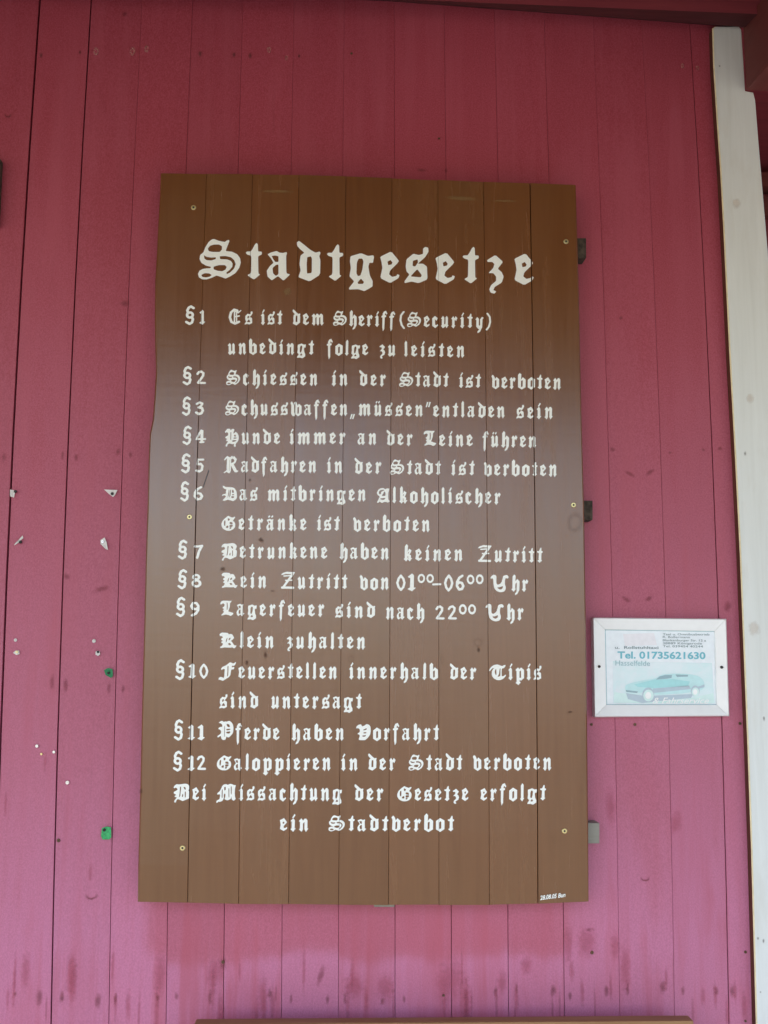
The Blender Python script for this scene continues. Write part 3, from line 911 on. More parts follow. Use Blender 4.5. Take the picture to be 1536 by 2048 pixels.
KZ = 2.30
G['P'] = tr(432, KZ, [(75, 80), (110, 45), (150, 35), (190, 60), (210, 45), (240, 52), (270, 45), (310, 35), (350, 65), (385, 115), (396, 180),
                      (390, 285), (350, 340), (300, 385), (258, 375), (238, 365), (240, 400), (225, 432), (190, 440), (150, 425), (135, 390),
                      (128, 358), (110, 352), (75, 385), (50, 375), (60, 350), (120, 312), (135, 270), (125, 240), (100, 216), (65, 205),
                      (90, 175), (130, 158), (150, 172), (157, 140), (150, 112), (130, 92), (105, 78)],
            [(200, 140), (209, 140), (211, 370), (202, 370)], [(248, 98), (300, 108), (322, 160), (282, 168), (255, 132)],
            [(243, 208), (326, 203), (326, 226), (248, 236)], [(243, 266), (326, 256), (326, 286), (300, 302), (248, 296)])
G['F'] = tr(405, KZ, [(120, 195), (150, 155), (200, 135), (260, 100), (310, 58), (350, 65), (380, 80), (410, 75), (430, 52), (447, 64), (430, 100),
                      (405, 132), (362, 127), (352, 150), (362, 165), (397, 153), (412, 175), (390, 207), (347, 207), (334, 260), (325, 332),
                      (290, 375), (220, 415), (165, 452), (130, 440), (100, 427), (68, 427), (75, 395), (110, 368), (150, 380), (183, 390),
                      (195, 350), (200, 260), (205, 203), (180, 197), (150, 207), (128, 220)],
            [(264, 135), (283, 135), (275, 350), (256, 356), (262, 250)])
G['B'] = tr(325, KZ, [(65, 62), (90, 20), (130, -2), (180, 3), (260, -5), (310, -12), (365, -2), (408, 40), (402, 92), (378, 125), (412, 150),
                      (410, 240), (400, 292), (330, 322), (260, 352), (210, 322), (160, 310), (132, 325), (112, 382), (83, 375), (85, 345),
                      (110, 310), (140, 272), (95, 262), (90, 242), (130, 217), (68, 186), (75, 155), (120, 132), (150, 112), (145, 82),
                      (110, 60), (80, 78)],
            [(203, 48), (226, 48), (217, 150), (207, 250), (184, 268), (198, 180)], [(278, 48), (320, 62), (324, 112), (295, 92)],
            [(243, 252), (264, 188), (272, 230), (266, 267)], [(308, 150), (326, 150), (326, 272), (309, 272)])
G['M'] = tr(328, KZ, [(42, 184), (70, 155), (100, 132), (120, 90), (150, 30), (180, 2), (230, -8), (270, 8), (320, -12), (360, -6), (400, 12),
                      (442, 12), (422, 70), (417, 200), (427, 272), (442, 290), (400, 337), (358, 310), (352, 280), (346, 210), (340, 292),
                      (262, 328), (198, 302), (213, 270), (224, 205), (206, 175), (184, 200), (182, 290), (150, 340), (100, 357), (60, 352),
                      (40, 382), (23, 370), (30, 338), (60, 318), (95, 300), (105, 240), (105, 198), (75, 197), (52, 203)],
            [(192, 50), (222, 38), (224, 104), (198, 118)], [(334, 40), (352, 34), (351, 200), (338, 200)],
            [(144, 100), (160, 90), (156, 270), (140, 280)], [(285, 70), (300, 70), (302, 258), (288, 265)])
G['H'] = tr(300, KZ, [(213, 34), (250, 0), (270, -18), (330, -18), (346, 12), (365, -8), (400, -18), (432, -4), (415, 30), (402, 68), (430, 58),
                      (460, 33), (500, 62), (527, 120), (527, 190), (510, 242), (472, 280), (452, 312), (462, 362), (418, 362), (418, 322),
                      (428, 297), (370, 302), (310, 288), (272, 312), (257, 358), (228, 358), (233, 315), (265, 272), (290, 240), (243, 232),
                      (243, 205), (280, 190), (222, 168), (228, 140), (270, 120), (290, 92), (285, 52), (255, 36), (225, 54)],
            [(342, 40), (358, 35), (354, 200), (337, 212)], [(416, 112), (445, 86), (474, 125), (440, 137)],
            [(413, 158), (477, 156), (477, 176), (413, 184)], [(368, 232), (420, 213), (484, 220), (440, 242), (400, 254)])
G['D'] = tr(345, KZ, [(108, 8), (140, 13), (170, 38), (240, 38), (330, 43), (382, 68), (417, 130), (432, 220), (427, 292), (402, 327), (350, 358),
                      (290, 342), (220, 327), (150, 352), (108, 347), (125, 320), (165, 280), (185, 247), (165, 232), (130, 222), (105, 242),
                      (93, 225), (120, 200), (160, 195), (185, 180), (180, 130), (198, 92), (150, 77), (118, 52)],
            [(323, 98), (350, 108), (367, 162), (320, 168)], [(323, 203), (366, 201), (366, 221), (321, 222)],
            [(308, 243), (366, 254), (361, 287), (308, 287)], [(244, 100), (254, 100), (250, 220), (214, 292), (234, 220)],
            [(274, 100), (292, 100), (284, 230), (256, 290)])
G['G'] = tr(330, KZ, [(245, 8), (290, 33), (340, 50), (385, 28), (402, 38), (366, 90), (342, 120), (378, 140), (400, 190), (392, 262), (350, 312),
                      (280, 342), (200, 338), (130, 302), (93, 240), (93, 180), (120, 118), (170, 68)],
            [(234, 58), (282, 80), (262, 117), (240, 117)], [(158, 120), (177, 108), (182, 150), (172, 237), (149, 222), (149, 150)],
            [(205, 238), (242, 228), (242, 282), (188, 272)], [(278, 148), (332, 153), (347, 200), (274, 190)],
            [(272, 212), (344, 208), (336, 252), (274, 262)], [(272, 272), (317, 265), (302, 297), (275, 302)])
G['K'] = tr(285, KZ, [(72, 12), (110, -18), (200, -18), (255, -12), (266, 8), (300, 2), (342, 8), (382, 65), (342, 112), (312, 130), (342, 170),
                      (382, 233), (428, 233), (412, 265), (380, 297), (345, 272), (300, 277), (240, 277), (170, 272), (93, 288), (88, 265),
                      (130, 240), (155, 192), (113, 172), (118, 150), (150, 137), (108, 102), (118, 80), (150, 62), (130, 32), (93, 34)],
            [(263, 92), (300, 62), (307, 85), (275, 122)], [(248, 192), (292, 178), (318, 217), (280, 228)],
            [(215, 100), (243, 56), (228, 130), (208, 175)])
G['L'] = tr(348, KZ, [(118, 64), (145, 18), (190, 8), (270, 10), (300, 14), (372, 12), (352, 45), (332, 62), (327, 150), (302, 220), (292, 250),
                      (350, 270), (413, 288), (392, 325), (350, 353), (290, 328), (240, 317), (190, 332), (148, 343), (143, 325), (190, 280),
                      (200, 242), (168, 232), (205, 202), (163, 167), (205, 140), (215, 92), (190, 67), (160, 72), (128, 96)],
            [(260, 50), (274, 50), (283, 120), (278, 200), (261, 225), (264, 120)])
G['V'] = tr(328, KZ, [(118, 68), (130, 28), (165, -2), (220, -12), (252, 33), (290, 18), (342, -18), (398, -2), (428, 40), (437, 120), (427, 202),
                      (392, 262), (332, 322), (300, 330), (188, 328), (188, 290), (205, 242), (195, 207), (158, 198), (158, 180), (200, 156),
                      (205, 112), (185, 72), (150, 66)],
            [(273, 100), (347, 66), (347, 96), (284, 114)], [(283, 160), (342, 154), (342, 176), (283, 182)],
            [(260, 228), (337, 221), (331, 241), (300, 254), (260, 250)])
G['T'] = tr(370, KZ, [(82, 170), (120, 103), (180, 58), (270, 43), (330, 68), (370, 78), (400, 63), (437, 52), (442, 75), (412, 117), (362, 132),
                      (357, 200), (357, 300), (400, 298), (445, 262), (453, 285), (402, 347), (340, 378), (270, 383), (190, 347), (143, 280),
                      (143, 200), (178, 132), (205, 114), (170, 118), (130, 143), (97, 190)],
            [(238, 130), (244, 280), (214, 240), (208, 180)], [(318, 130), (331, 130), (331, 290), (300, 302), (268, 308), (300, 260)])
G['A'] = tr(382, KZ, [(152, 172), (190, 98), (240, 68), (300, 62), (350, 93), (380, 73), (438, 72), (427, 120), (408, 160), (413, 330), (443, 355),
                      (400, 388), (360, 372), (310, 372), (270, 393), (210, 362), (180, 393), (152, 382), (190, 320), (220, 252), (175, 217)],
            [(200, 150), (230, 115), (300, 100), (330, 110), (290, 125), (250, 150), (240, 195), (210, 200)],
            [(290, 200), (325, 138), (350, 160), (346, 237), (280, 237), (268, 232)], [(223, 295), (346, 284), (331, 311), (290, 327), (250, 317)])
G['U'] = tr(580, 2.95, [(292, 212), (330, 158), (390, 123), (442, 138), (462, 190), (457, 280), (462, 390), (500, 415), (560, 398), (610, 340),
                        (640, 240), (655, 168), (700, 143), (770, 133), (813, 190), (792, 232), (760, 226), (722, 222), (702, 290), (702, 400),
                        (727, 470), (722, 552), (682, 612), (580, 633), (480, 602), (408, 532), (383, 420), (373, 252), (340, 222), (308, 243)],
            [(488, 490), (540, 490), (600, 470), (647, 453), (642, 510), (600, 547), (560, 553), (510, 522)])
TRACED = set('PFBMHDGKLVTAU')
for c_, (y0_, m_) in {'K': (105, 1.42), 'H': (105, 1.28), 'B': (115, 1.10), 'M': (115, 1.16), 'V': (110, 1.08)}.items():   # taller heads
    G[c_] = [(s_, [(x, y if y < y0_ else y0_ + (y - y0_) * m_) for x, y in L_]) for s_, L_ in G[c_]]
for c_, (kx_, ky_) in {'E': (1.16, 1.08), 'R': (1.14, 1.12), 'Z': (1.20, 1.12)}.items():
    G[c_] = [(s_, [(x * kx_, y * ky_) for x, y in L_]) for s_, L_ in G[c_]]


def fatten(L, d):
    n = len(L)
    sg = 1 if area(L) > 0 else -1
    o = []
    for i in range(n):
        a, b2, c3 = L[i - 1], L[i], L[(i + 1) % n]
        x1, y1, x2, y2 = b2[0] - a[0], b2[1] - a[1], c3[0] - b2[0], c3[1] - b2[1]
        l1, l2 = math.hypot(x1, y1) or 1, math.hypot(x2, y2) or 1
        nx, ny = y1 / l1 + y2 / l2, -x1 / l1 - x2 / l2
        ln = math.hypot(nx, ny) or 1
        k = min(1.5, 2 / ln)
        o.append((b2[0] + nx / ln * d * sg * k, b2[1] + ny / ln * d * sg * k))
    return o


WID = dict(u=78, n=80, m=124, i=44, r=62, e=62, a=76, s=76, t=56, d=80, k=80, l=40, h=78, o=74, g=88, f=60, p=82, c=60, b=78, v=78, w=112,
           y=82, z=58, S=142)
WID.update({'ü': 78, 'ä': 76})
for _c in G:
    f_, h_ = (1.8, 0.3) if _c in 'Stadgesz' else (2.6, -1.2)
    if _c in TRACED: f_, h_ = 0.8, 0.6
    xs_ = [x for s_, L_ in G[_c] for x, y in L_]
    w_ = max(xs_) - min(xs_)
    kx = (WID[_c] - 2 * f_) / w_ if _c in WID else 1.0
    G[_c] = [(s_, fatten([(x * kx, y * (1.06 if _c.islower() else 1)) for x, y in L_], f_ if s_ == '+' else h_)) for s_, L_ in G[_c]]


def bounds(ops):
    xs = [x for s, L in ops if s == '+' for x, y in L]
    return min(xs), max(xs)


LY = SF - 0.0007


def cut_polys(y0, y1, x0, x1):
    """open joints of the board, where the paint of a letter is interrupted"""
    o = []
    for i in (1, 8, 2, 3, 4, 5, 6, 7):
        if x0 - 4 < sj(i, (y0 + y1) / 2) < x1 + 4:
            g = 0.5
            if i == 1: g = sgap(1, y0) * .5 if y0 > 800 else .3
            if i == 8: g = 0.9
            if i in (2, 3, 4, 5, 6, 7) and y0 < 720: continue
            if i in (4, 6): g = .3
            o.append(('-', [(sj(i, y0) - g, y0), (sj(i, y0) + g, y0), (sj(i, y1) + g, y1), (sj(i, y1) - g, y1)]))
    return o


def tessellate(ops):
    """ops in photo pixels -> merged triangles, holes and joints removed"""
    vs, fs, hole = [], [], []
    for s, L in ops:
        Q = [(x, -y) for x, y in L]
        if area(Q) < 0: Q = Q[::-1]
        i0 = len(vs)
        vs += [Vector(q) for q in Q]
        fs.append(list(range(i0, i0 + len(Q))))
        hole.append(s == '-')
    ov, _, of, _, _, orig = delaunay_2d_cdt(vs, [], fs, 1, 1e-4)
    F = []
    for f, o in zip(of, orig):
        if not o: continue
        if any(hole[i] for i in o): continue
        F.append(tuple(f))
    return [(v.x, -v.y) for v in ov], F


def letters_to_mesh(list_of_ops, name, parent, mat, Y=LY, **kw):
    V, F = [], []
    for ops in list_of_ops:
        v, f = tessellate(ops)
        b0 = len(V)
        V += [tuple(at(x, y, Y)) for x, y in v]
        F += [tuple(b0 + i for i in q) for q in f]
    used = sorted({i for q in F for i in q})
    mp = {u: i for i, u in enumerate(used)}
    V = [V[u] for u in used]
    F = [tuple(mp[i] for i in q) for q in F]
    # all faces look towards the street
    F2 = []
    for q in F:
        a, b2, c3 = Vector(V[q[0]]), Vector(V[q[1]]), Vector(V[q[2]])
        if (b2 - a).cross(c3 - a).y > 0: q = q[::-1]
        F2.append(q)
    return obj(name, V, F2, mat, parent, fix=False, **kw)


# the heading: one piece per letter
head = bpy.data.objects.new('heading', None)
head.empty_display_size = 0.03
head.location = (0, 0, 0)
link(head, sign, label='large white blackletter heading Stadtgesetze')
for ch, ops in HEADING:
    ops = [(s, chaikin(L, .11)) for s, L in ops]
    ys = [y for s, L in ops for x, y in L]
    xs = [x for s, L in ops for x, y in L]
    cuts = [('-', [(sj(i, 470) - g, 470), (sj(i, 470) + g, 470), (sj(i, 600) + g, 600), (sj(i, 600) - g, 600)])
            for i, g in ((8, 1.3), (2, .35), (6, .3), (7, .3)) if min(xs) < sj(i, 530) < max(xs)]
    if ch == 'e' and max(xs) > 1055:
        cuts = [('-', [(sj(8, 470) - 1.3, 470), (sj(8, 470) + 1.3, 470), (sj(8, 600) + 1.3, 600), (sj(8, 600) - 1.3, 600)])]
    letters_to_mesh([ops + cuts], 'letter', head, M_letter)


def word(text, x0, x1, b0, b1, u, sub=None):
    """text between photo columns x0 and x1; baseline b0 -> b1; u photo pixels per unit"""
    bs = [bounds(G[c3]) for c3 in text]
    ws = [(b2 - a) * u for a, b2 in bs]
    free = (x1 - x0) - sum(ws)
    sq = 1.0
    if len(text) == 1:
        sq = (x1 - x0) / ws[0]
        gap = 0
    else:
        n1 = len(text) - 1
        gap = free / n1
        if gap < 2.8: sq = max(.7, ((x1 - x0) - 2.8 * n1) / sum(ws))
        elif gap > 6.0: sq = min(1.15, ((x1 - x0) - 6.0 * n1) / sum(ws))
        gap = ((x1 - x0) - sum(ws) * sq) / n1
    out = []
    x = x0
    for c3, (a, b2), w in zip(text, bs, ws):
        t = (x - x0) / max(1, x1 - x0)
        bl = b0 + (b1 - b0) * t + random.uniform(-.35, .35)
        uu = u * random.uniform(.975, 1.025)
        sl = random.uniform(-.015, .03)
        wv = lambda: random.uniform(-.35, .35) * u
        ops = []
        for s, L in G[c3]:
            ops.append((s, [(x + (X - a) * u * sq + Y * sl * u + wv(), bl - Y * uu + wv()) for X, Y in L]))
        ys = [q[1] for s, L in ops for q in L]
        ops += cut_polys(min(ys) - 2, max(ys) + 2, x, x + w * sq)
        out.append(ops)
        x += w * sq + gap
    return out


def line(items, uy):
    u = uy
    for it in items:
        text, x0, x1, b0, b1 = it[:5]
        uu = it[5] if len(it) > 5 else u
        txt = {'º': 'oo', '§': '§'}.get(text, text)
        letters_to_mesh(word(text, x0, x1, b0, b1, uu), 'word', sign, M_letter, label='white blackletter reading ' + txt.replace('º', 'o'))


U = lambda y: (20.6 + (y - 770) / 770 * 1.6) / 104.0
R_ = [
    (649, [('§', 370, 389, 648, 648), ('1', 398.5, 410.5, 647, 647), ('Es', 457.5, 505, 648, 648.5), ('ist', 521.5, 565, 649, 649.5),
           ('dem', 584.5, 648, 649.5, 650), ('Sheriff', 666, 790, 651, 653.5), ('(', 799, 810, 653, 653), ('Security', 814, 967, 653.5, 656), (')', 971.5, 982, 656, 656)]),
    (710, [('unbedingt', 455.6, 628, 708, 709), ('folge', 654, 736.6, 709.5, 710.5), ('zu', 758.7, 791, 711.5, 712.5), ('leisten', 808, 929, 712.5, 715)]),
    (770, [('§', 365, 384, 768.5, 768.5), ('2', 393, 412, 768, 768), ('Schiessen', 452, 635, 769.5, 770.5), ('in', 663, 695.5, 771, 771),
           ('der', 718.7, 772, 771.5, 772), ('Stadt', 798, 897, 773, 774), ('ist', 917.7, 961.5, 775, 775.5), ('verboten', 982.8, 1122, 776.5, 778.5)]),
    (830, [('§', 364, 382, 830, 830), ('3', 390, 408, 829, 829), ('Schusswaffen', 450, 695, 830, 831), ('„', 699.6, 710, 831, 831), ('müssen', 716.8, 846, 831, 832.5),
           ('“', 851, 861.5, 833, 833), ('entladen', 866, 1010, 833.5, 835.5), ('sein', 1032.6, 1105.6, 836.5, 837.5)]),
    (888, [('§', 365, 383, 888.5, 888.5), ('4', 391, 412, 886, 886), ('Hunde', 450, 560, 887.5, 888), ('immer', 579, 691, 888, 888), ('an', 715, 753, 889, 889),
           ('der', 773, 825.6, 890.5, 891), ('Leine', 846.6, 945.6, 892, 892.5), ('führen', 964.8, 1072.8, 893.5, 895)]),
    (945, [('§', 362, 381, 945, 945), ('5', 390.6, 408, 944, 944), ('Radfahren', 447, 632.6, 944.5, 945), ('in', 653.6, 685, 945.5, 946), ('der', 709, 763, 947, 947.5),
           ('Stadt', 779.6, 882, 948.5, 949.5), ('ist', 902, 949, 950, 950.5), ('verboten', 967.5, 1113.8, 951, 952.5)]),
    (1002, [('§', 360.5, 378.5, 1001.5, 1001.5), ('6', 387, 406.5, 1000.5, 1000.5), ('Das', 444, 515, 1001, 1001.5), ('mitbringen', 534.7, 731.6, 1001.5, 1002),
            ('Alkoholischer', 754, 1001, 1005, 1008)]),
    (1061, [('Getränke', 443, 613, 1060, 1060.5), ('ist', 633.4, 679, 1061, 1061), ('verboten', 706.4, 860, 1062, 1063)]),
    (1118, [('§', 355.6, 374.7, 1117.5, 1117.5), ('7', 387, 406, 1116, 1116), ('Betrunkene', 442.5, 654.5, 1116.5, 1117), ('haben', 678.5, 777.7, 1117.5, 1118.5),
            ('keinen', 807, 925.4, 1121, 1122), ('Zutritt', 956, 1085, 1123, 1125)]),
    (1177, [('§', 355, 373.6, 1177, 1177), ('8', 383, 403, 1174, 1174), ('Kein', 442.5, 532.8, 1175.5, 1176), ('Zutritt', 562, 695, 1177, 1178),
            ('von', 719.5, 777.7, 1178.5, 1179), ('01', 792.5, 831.6, 1180, 1180, .236), ('ºº', 835, 867.7, 1164.5, 1164.5, .24), ('-', 864.4, 882.7, 1179, 1179),
            ('06', 887.7, 929, 1181, 1181, .236), ('ºº', 933.6, 967, 1167, 1167, .26), ('Uhr', 981, 1056.7, 1181, 1182)]),
    (1234, [('§', 352, 371, 1232, 1232), ('9', 380, 399, 1231, 1231), ('Lagerfeuer', 440.6, 649, 1231.5, 1233), ('sind', 670, 750, 1235, 1235.5),
            ('nach', 771.4, 848.6, 1238, 1238.5), ('22', 870.7, 913.6, 1239, 1239), ('ºº', 917.7, 952, 1227.5, 1227.5, .27), ('Uhr', 971, 1047.6, 1239, 1240)]),
    (1296, [('Klein', 439, 547.8, 1295.5, 1296), ('zuhalten', 573, 730.5, 1296.5, 1298)]),
    (1358, [('§', 350.4, 369.5, 1358, 1358), ('10', 376, 416.6, 1355.5, 1355.5), ('Feuerstellen', 437, 674, 1357, 1357.5), ('innerhalb', 698, 876, 1357.5, 1358.5),
            ('der', 899, 952.7, 1359, 1359), ('Tipis', 978, 1083, 1359, 1359)]),
    (1417, [('sind', 438.4, 516.4, 1416, 1416.5), ('untersagt', 541.8, 723.6, 1416.5, 1417.5)]),
    (1479, [('§', 347.8, 366.5, 1479.5, 1479.5), ('11', 375, 410, 1478.5, 1478.5), ('Pferde', 434.5, 559, 1479.5, 1480), ('haben', 583, 688, 1480, 1480),
            ('Vorfahrt', 711.5, 878.4, 1480, 1480.5)]),
    (1540, [('§', 345.9, 365, 1541, 1541), ('12', 374.6, 412, 1540, 1540), ('Galoppieren', 433.4, 661.7, 1540, 1540.5), ('in', 682, 715.6, 1540.5, 1540.5),
            ('der', 735.5, 791.6, 1540.5, 1540.5), ('Stadt', 816.8, 924.8, 1540.5, 1540.5), ('verboten', 946, 1103, 1540, 1539.5)]),
    (1601, [('Bei', 347, 413, 1600, 1600.5), ('Missachtung', 432.5, 683.6, 1600.5, 1601), ('der', 708.7, 767, 1601, 1601.5), ('Gesetze', 794.5, 936.8, 1601.5, 1601.5),
            ('erfolgt', 960.6, 1091.5, 1601, 1600.5)]),
    (1662, [('ein', 559.7, 617, 1661.5, 1662), ('Stadtverbot', 656.8, 908, 1662, 1662)]),
]
for y, items in R_:
    line(items, U(y))

# small sans / serif writing uses the built-in font, turned into flat mesh
def type_mesh(text, x0, x1, y_base_l, y_base_r, cap_px, Y, name, parent, mat, bold=0.0, shear=0.0, squash=True, **kw):
    cu = bpy.data.curves.new('text', 'FONT')
    cu.body = text
    cu.size = 1.0
    cu.offset = bold
    cu.shear = shear
    cu.resolution_u = 3
    tmp = bpy.data.objects.new('text', cu)
    C.objects.link(tmp)
    dg = bpy.context.evaluated_depsgraph_get()
    me = tmp.evaluated_get(dg).to_mesh()
    vs = [(v.co.x, v.co.y) for v in me.vertices]
    fs = [tuple(p.vertices) for p in me.polygons]
    tmp.evaluated_get(dg).to_mesh_clear()
    bpy.data.objects.remove(tmp)
    bpy.data.curves.remove(cu)
    ax, bx = min(v[0] for v in vs), max(v[0] for v in vs)
    V = []
    for x, y in vs:
        t = (x - ax) / (bx - ax)
        V.append(tuple(at(x0 + (x1 - x0) * t, y_base_l + (y_base_r - y_base_l) * t - y / 0.70 * cap_px, Y)))
    F = []
    for q in fs:
        a, b2, c3 = Vector(V[q[0]]), Vector(V[q[1]]), Vector(V[q[2]])
        F.append(q[::-1] if (b2 - a).cross(c3 - a).y > 0 else q)
    return obj(name, V, F, mat, parent, fix=False, **kw)


type_mesh('28.08.05 Bun', 1080, 1131, 1800, 1793.5, 8.5, LY, 'date_mark', sign, M_letter, 0.03, 0.2,
          label='tiny white painted date in the lower right corner')

# ------------------------------------------------------------------ framed notice
FR_O = [(1185.5, 1235), (1452.5, 1237.5), (1458.5, 1432.5), (1188.5, 1434.5)]
FR_I = [(1209.5, 1258.5), (1430.5, 1262), (1434, 1410), (1212.5, 1410)]
no = at(1322, 1434, -0.02)
notice = empty('framed_notice', (no.x, 0, no.z), 'small white framed car advert with a phone number right of the brown board', 'notice')
FO, FM, FI, FB = -0.018, -0.024, -0.014, -0.002
for i in range(4):
    j = (i + 1) % 4
    o0, o1, i0, i1 = FR_O[i], FR_O[j], FR_I[i], FR_I[j]
    m0 = (o0[0] + (i0[0] - o0[0]) * .07, o0[1] + (i0[1] - o0[1]) * .07)
    m1 = (o1[0] + (i1[0] - o1[0]) * .07, o1[1] + (i1[1] - o1[1]) * .07)
    prof = []
    for (po, pm, pi_) in ((o0, m0, i0), (o1, m1, i1)):
        A = at(po[0], po[1], FO)
        prof.append([Vector((A.x, FB, A.z)), A, at(pm[0], pm[1], FM), at(pi_[0], pi_[1], FI), Vector((at(pi_[0], pi_[1], FI).x, FB, at(pi_[0], pi_[1], FI).z))])
    # open the mitre by a hair
    a2, b2 = prof
    dirv = (b2[2] - a2[2]).normalized() * 0.0003
    vs = [tuple(p + dirv) for p in a2] + [tuple(p - dirv) for p in b2]
    fs = [(q, q + 1, q + 6, q + 5) for q in range(4)] + [(4, 0, 5, 9), (0, 1, 2, 3, 4), (5, 6, 7, 8, 9)]
    obj('frame_rail', vs, fs, M_frame, notice)


def flat(name, pts, Y, mat, parent, **kw):
    V = [tuple(at(x, y, Y)) for x, y in pts]
    a, b2, c3 = Vector(V[0]), Vector(V[1]), Vector(V[2])
    A = area([(v[0], v[2]) for v in V])
    f = tuple(range(len(V)))
    if A < 0: f = f[::-1]
    return obj(name, V, [f], mat, parent, fix=False, **kw)


def paperm(name, col, rough=0.35):
    return plain(name, col, rough, var=0.04, scale=90)


# faded printed sheet: pale picture area painted by noise
mS, nt, b = newmat('faded_print')
geo = N(nt, 'ShaderNodeNewGeometry')
nn = noise(nt, mapping(nt, geo.outputs['Position'], (14, 1, 22)), 1.0, 4, 0.6, .5)
nn2 = noise(nt, mapping(nt, geo.outputs['Position'], (30, 1, 30), (4, 0, 2)), 1.0, 3, 0.6)
cc = ramp(nt, nn, 0.35, 0.65, (0.66, 0.88, 0.90, 1), (0.80, 0.91, 0.95, 1))
cc = mix(nt, mth(nt, 'MULTIPLY', ramp(nt, nn2, .5, .75), .5), cc, (0.86, 0.85, 0.91, 1))
nt.links.new(cc, b.inputs['Base Color'])
b.inputs['Roughness'].default_value = 0.25
PP = -0.0085
PIN = [(1207.5, 1256.5), (1432.5, 1260), (1436, 1412), (1210.5, 1412)]
sheet = flat('sheet', PIN, PP, paperm('notice_paper', (0.85, 0.92, 0.97), 0.3), notice)
M_pic = mS
M_pink = paperm('pale_pink_print', (0.86, 0.86, 0.90))
M_teal = paperm('faded_teal_car_print', (0.40, 0.76, 0.78))
M_teal2 = paperm('pale_teal_print', (0.55, 0.82, 0.84))
M_grey = paperm('faded_grey_print', (0.48, 0.60, 0.68))
M_dk = paperm('window_print', (0.30, 0.46, 0.52))
M_tel = paperm('telephone_print', (0.17, 0.52, 0.62))
M_txt = paperm('small_text_print', (0.25, 0.33, 0.36))
M_hs = paperm('pale_serif_print', (0.30, 0.50, 0.55))
M_wht = paperm('white_print', (0.93, 0.96, 0.96))
M_grn = paperm('pale_green_print', (0.68, 0.88, 0.86))
flat('picture', [(1226, 1322), (1424, 1326), (1430, 1407), (1226, 1406)], PP - .0002, M_pic, notice)
flat('logo_patch', [(1246, 1268), (1308, 1266), (1314, 1290), (1250, 1292)], PP - .0002, M_pink, notice)
flat('picture_field', [(1228, 1384), (1290, 1392), (1380, 1396), (1427, 1386), (1429, 1406), (1228, 1406)], PP - .0003, M_grn, notice)
flat('car_shadow', [(1252, 1386), (1290, 1392), (1386, 1388), (1382, 1396), (1320, 1402), (1284, 1406), (1256, 1398)], PP - .0004, M_grey, notice)
car = [(1250, 1378), (1251, 1370), (1262, 1366), (1288, 1360), (1308, 1358), (1324, 1349), (1350, 1347), (1378, 1348), (1398, 1352),
       (1408, 1362), (1409, 1374), (1404, 1380), (1396, 1382), (1392, 1375), (1385, 1376), (1382, 1386), (1304, 1390), (1300, 1380),
       (1292, 1378), (1284, 1386), (1256, 1384)]
flat('car_picture', chaikin(car, .2), PP - .0006, M_teal2, notice)
flat('car_side', [(1268, 1369), (1310, 1359), (1345, 1358), (1380, 1363), (1376, 1372), (1310, 1376), (1276, 1374)], PP - .0008, M_teal, notice)
flat('car_side', [(1306, 1377), (1378, 1371), (1382, 1378), (1306, 1386)], PP - .0008, M_grey, notice)
flat('car_front', [(1251, 1380), (1276, 1383), (1274, 1386), (1253, 1384)], PP - .0009, M_dk, notice)
flat('car_rear', [(1394, 1374), (1409, 1369), (1409, 1374), (1396, 1378)], PP - .0009, M_grey, notice)
flat('car_window', [(1312, 1359), (1319, 1353), (1330, 1350), (1344, 1350), (1343, 1356), (1328, 1358)], PP - .0009, M_dk, notice)
flat('car_window', [(1351, 1349), (1376, 1350), (1376, 1353), (1354, 1354)], PP - .0009, M_dk, notice)


def pdisc(name, px, py, r, Y, mat, ry=None, n=16):
    flat(name, [(px + r * math.cos(2 * math.pi * i / n), py + (ry or r) * math.sin(2 * math.pi * i / n)) for i in range(n)], Y, mat, notice)


for px, py, r, ry in ((1297, 1391, 12, 14), (1391, 1384, 9, 11)):
    pdisc('wheel', px - .5, py - 2, r, PP - .0010, M_grey, ry)
    pdisc('wheel_disc', px, py, r - 1.5, PP - .0012, M_grn, ry - 2)
    pdisc('wheel_disc', px - .5, py, r * .5, PP - .0013, M_wht, ry * .5)
type_mesh('Tel. 01735621630', 1235, 1411, 1316.5, 1318, 13.5, PP - .0006, 'phone_number', notice, M_tel, 0.028)
type_mesh('u.  Rollstuhltaxi', 1230, 1317, 1297.5, 1298, 5.5, PP - .0006, 'small_print', notice, M_txt, 0.02)
type_mesh('Hasselfelde', 1231, 1300, 1331, 1332, 10.5, PP - .0006, 'place_name', notice, M_hs, 0.0)
for t, x1, yb in (('Taxi u. Omnibusbetrieb', 1419, 1271), ('R. Bollermann', 1380, 1276.5), ('Blankenburger Str. 12 a', 1412, 1283),
                  ('38889 Königsrode', 1404, 1289), ('Tel. 039454 40244', 1406, 1295)):
    type_mesh(t, 1325.5, x1, yb - .6, yb, 4.2, PP - .0006, 'small_print', notice, M_txt, 0.012)
type_mesh('& Fahrservice', 1305, 1418, 1407, 1407, 12, PP - .0015, 'script_print', notice, M_wht, 0.012, 0.35)
for q_ in ([(1209.5, 1259.5), (1430.5, 1262.8), (1430.5, 1263.7), (1209.5, 1260.4)], [(1210.2, 1259), (1211.2, 1259), (1214, 1410), (1213, 1410)],
           [(1212.5, 1408.6), (1434, 1408.6), (1434, 1409.4), (1212.5, 1409.4)]):
    flat('sheet_edge', q_, PP - .0016, M_hs, notice)
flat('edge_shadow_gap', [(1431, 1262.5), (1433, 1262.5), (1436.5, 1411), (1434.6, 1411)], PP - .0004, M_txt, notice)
for px, py in ((1198, 1333), (1443, 1334.5)):
    disc('screw', px, py, -0.0195, 3.0, 0.004, M_black, notice, 0.3, M_black, 10)

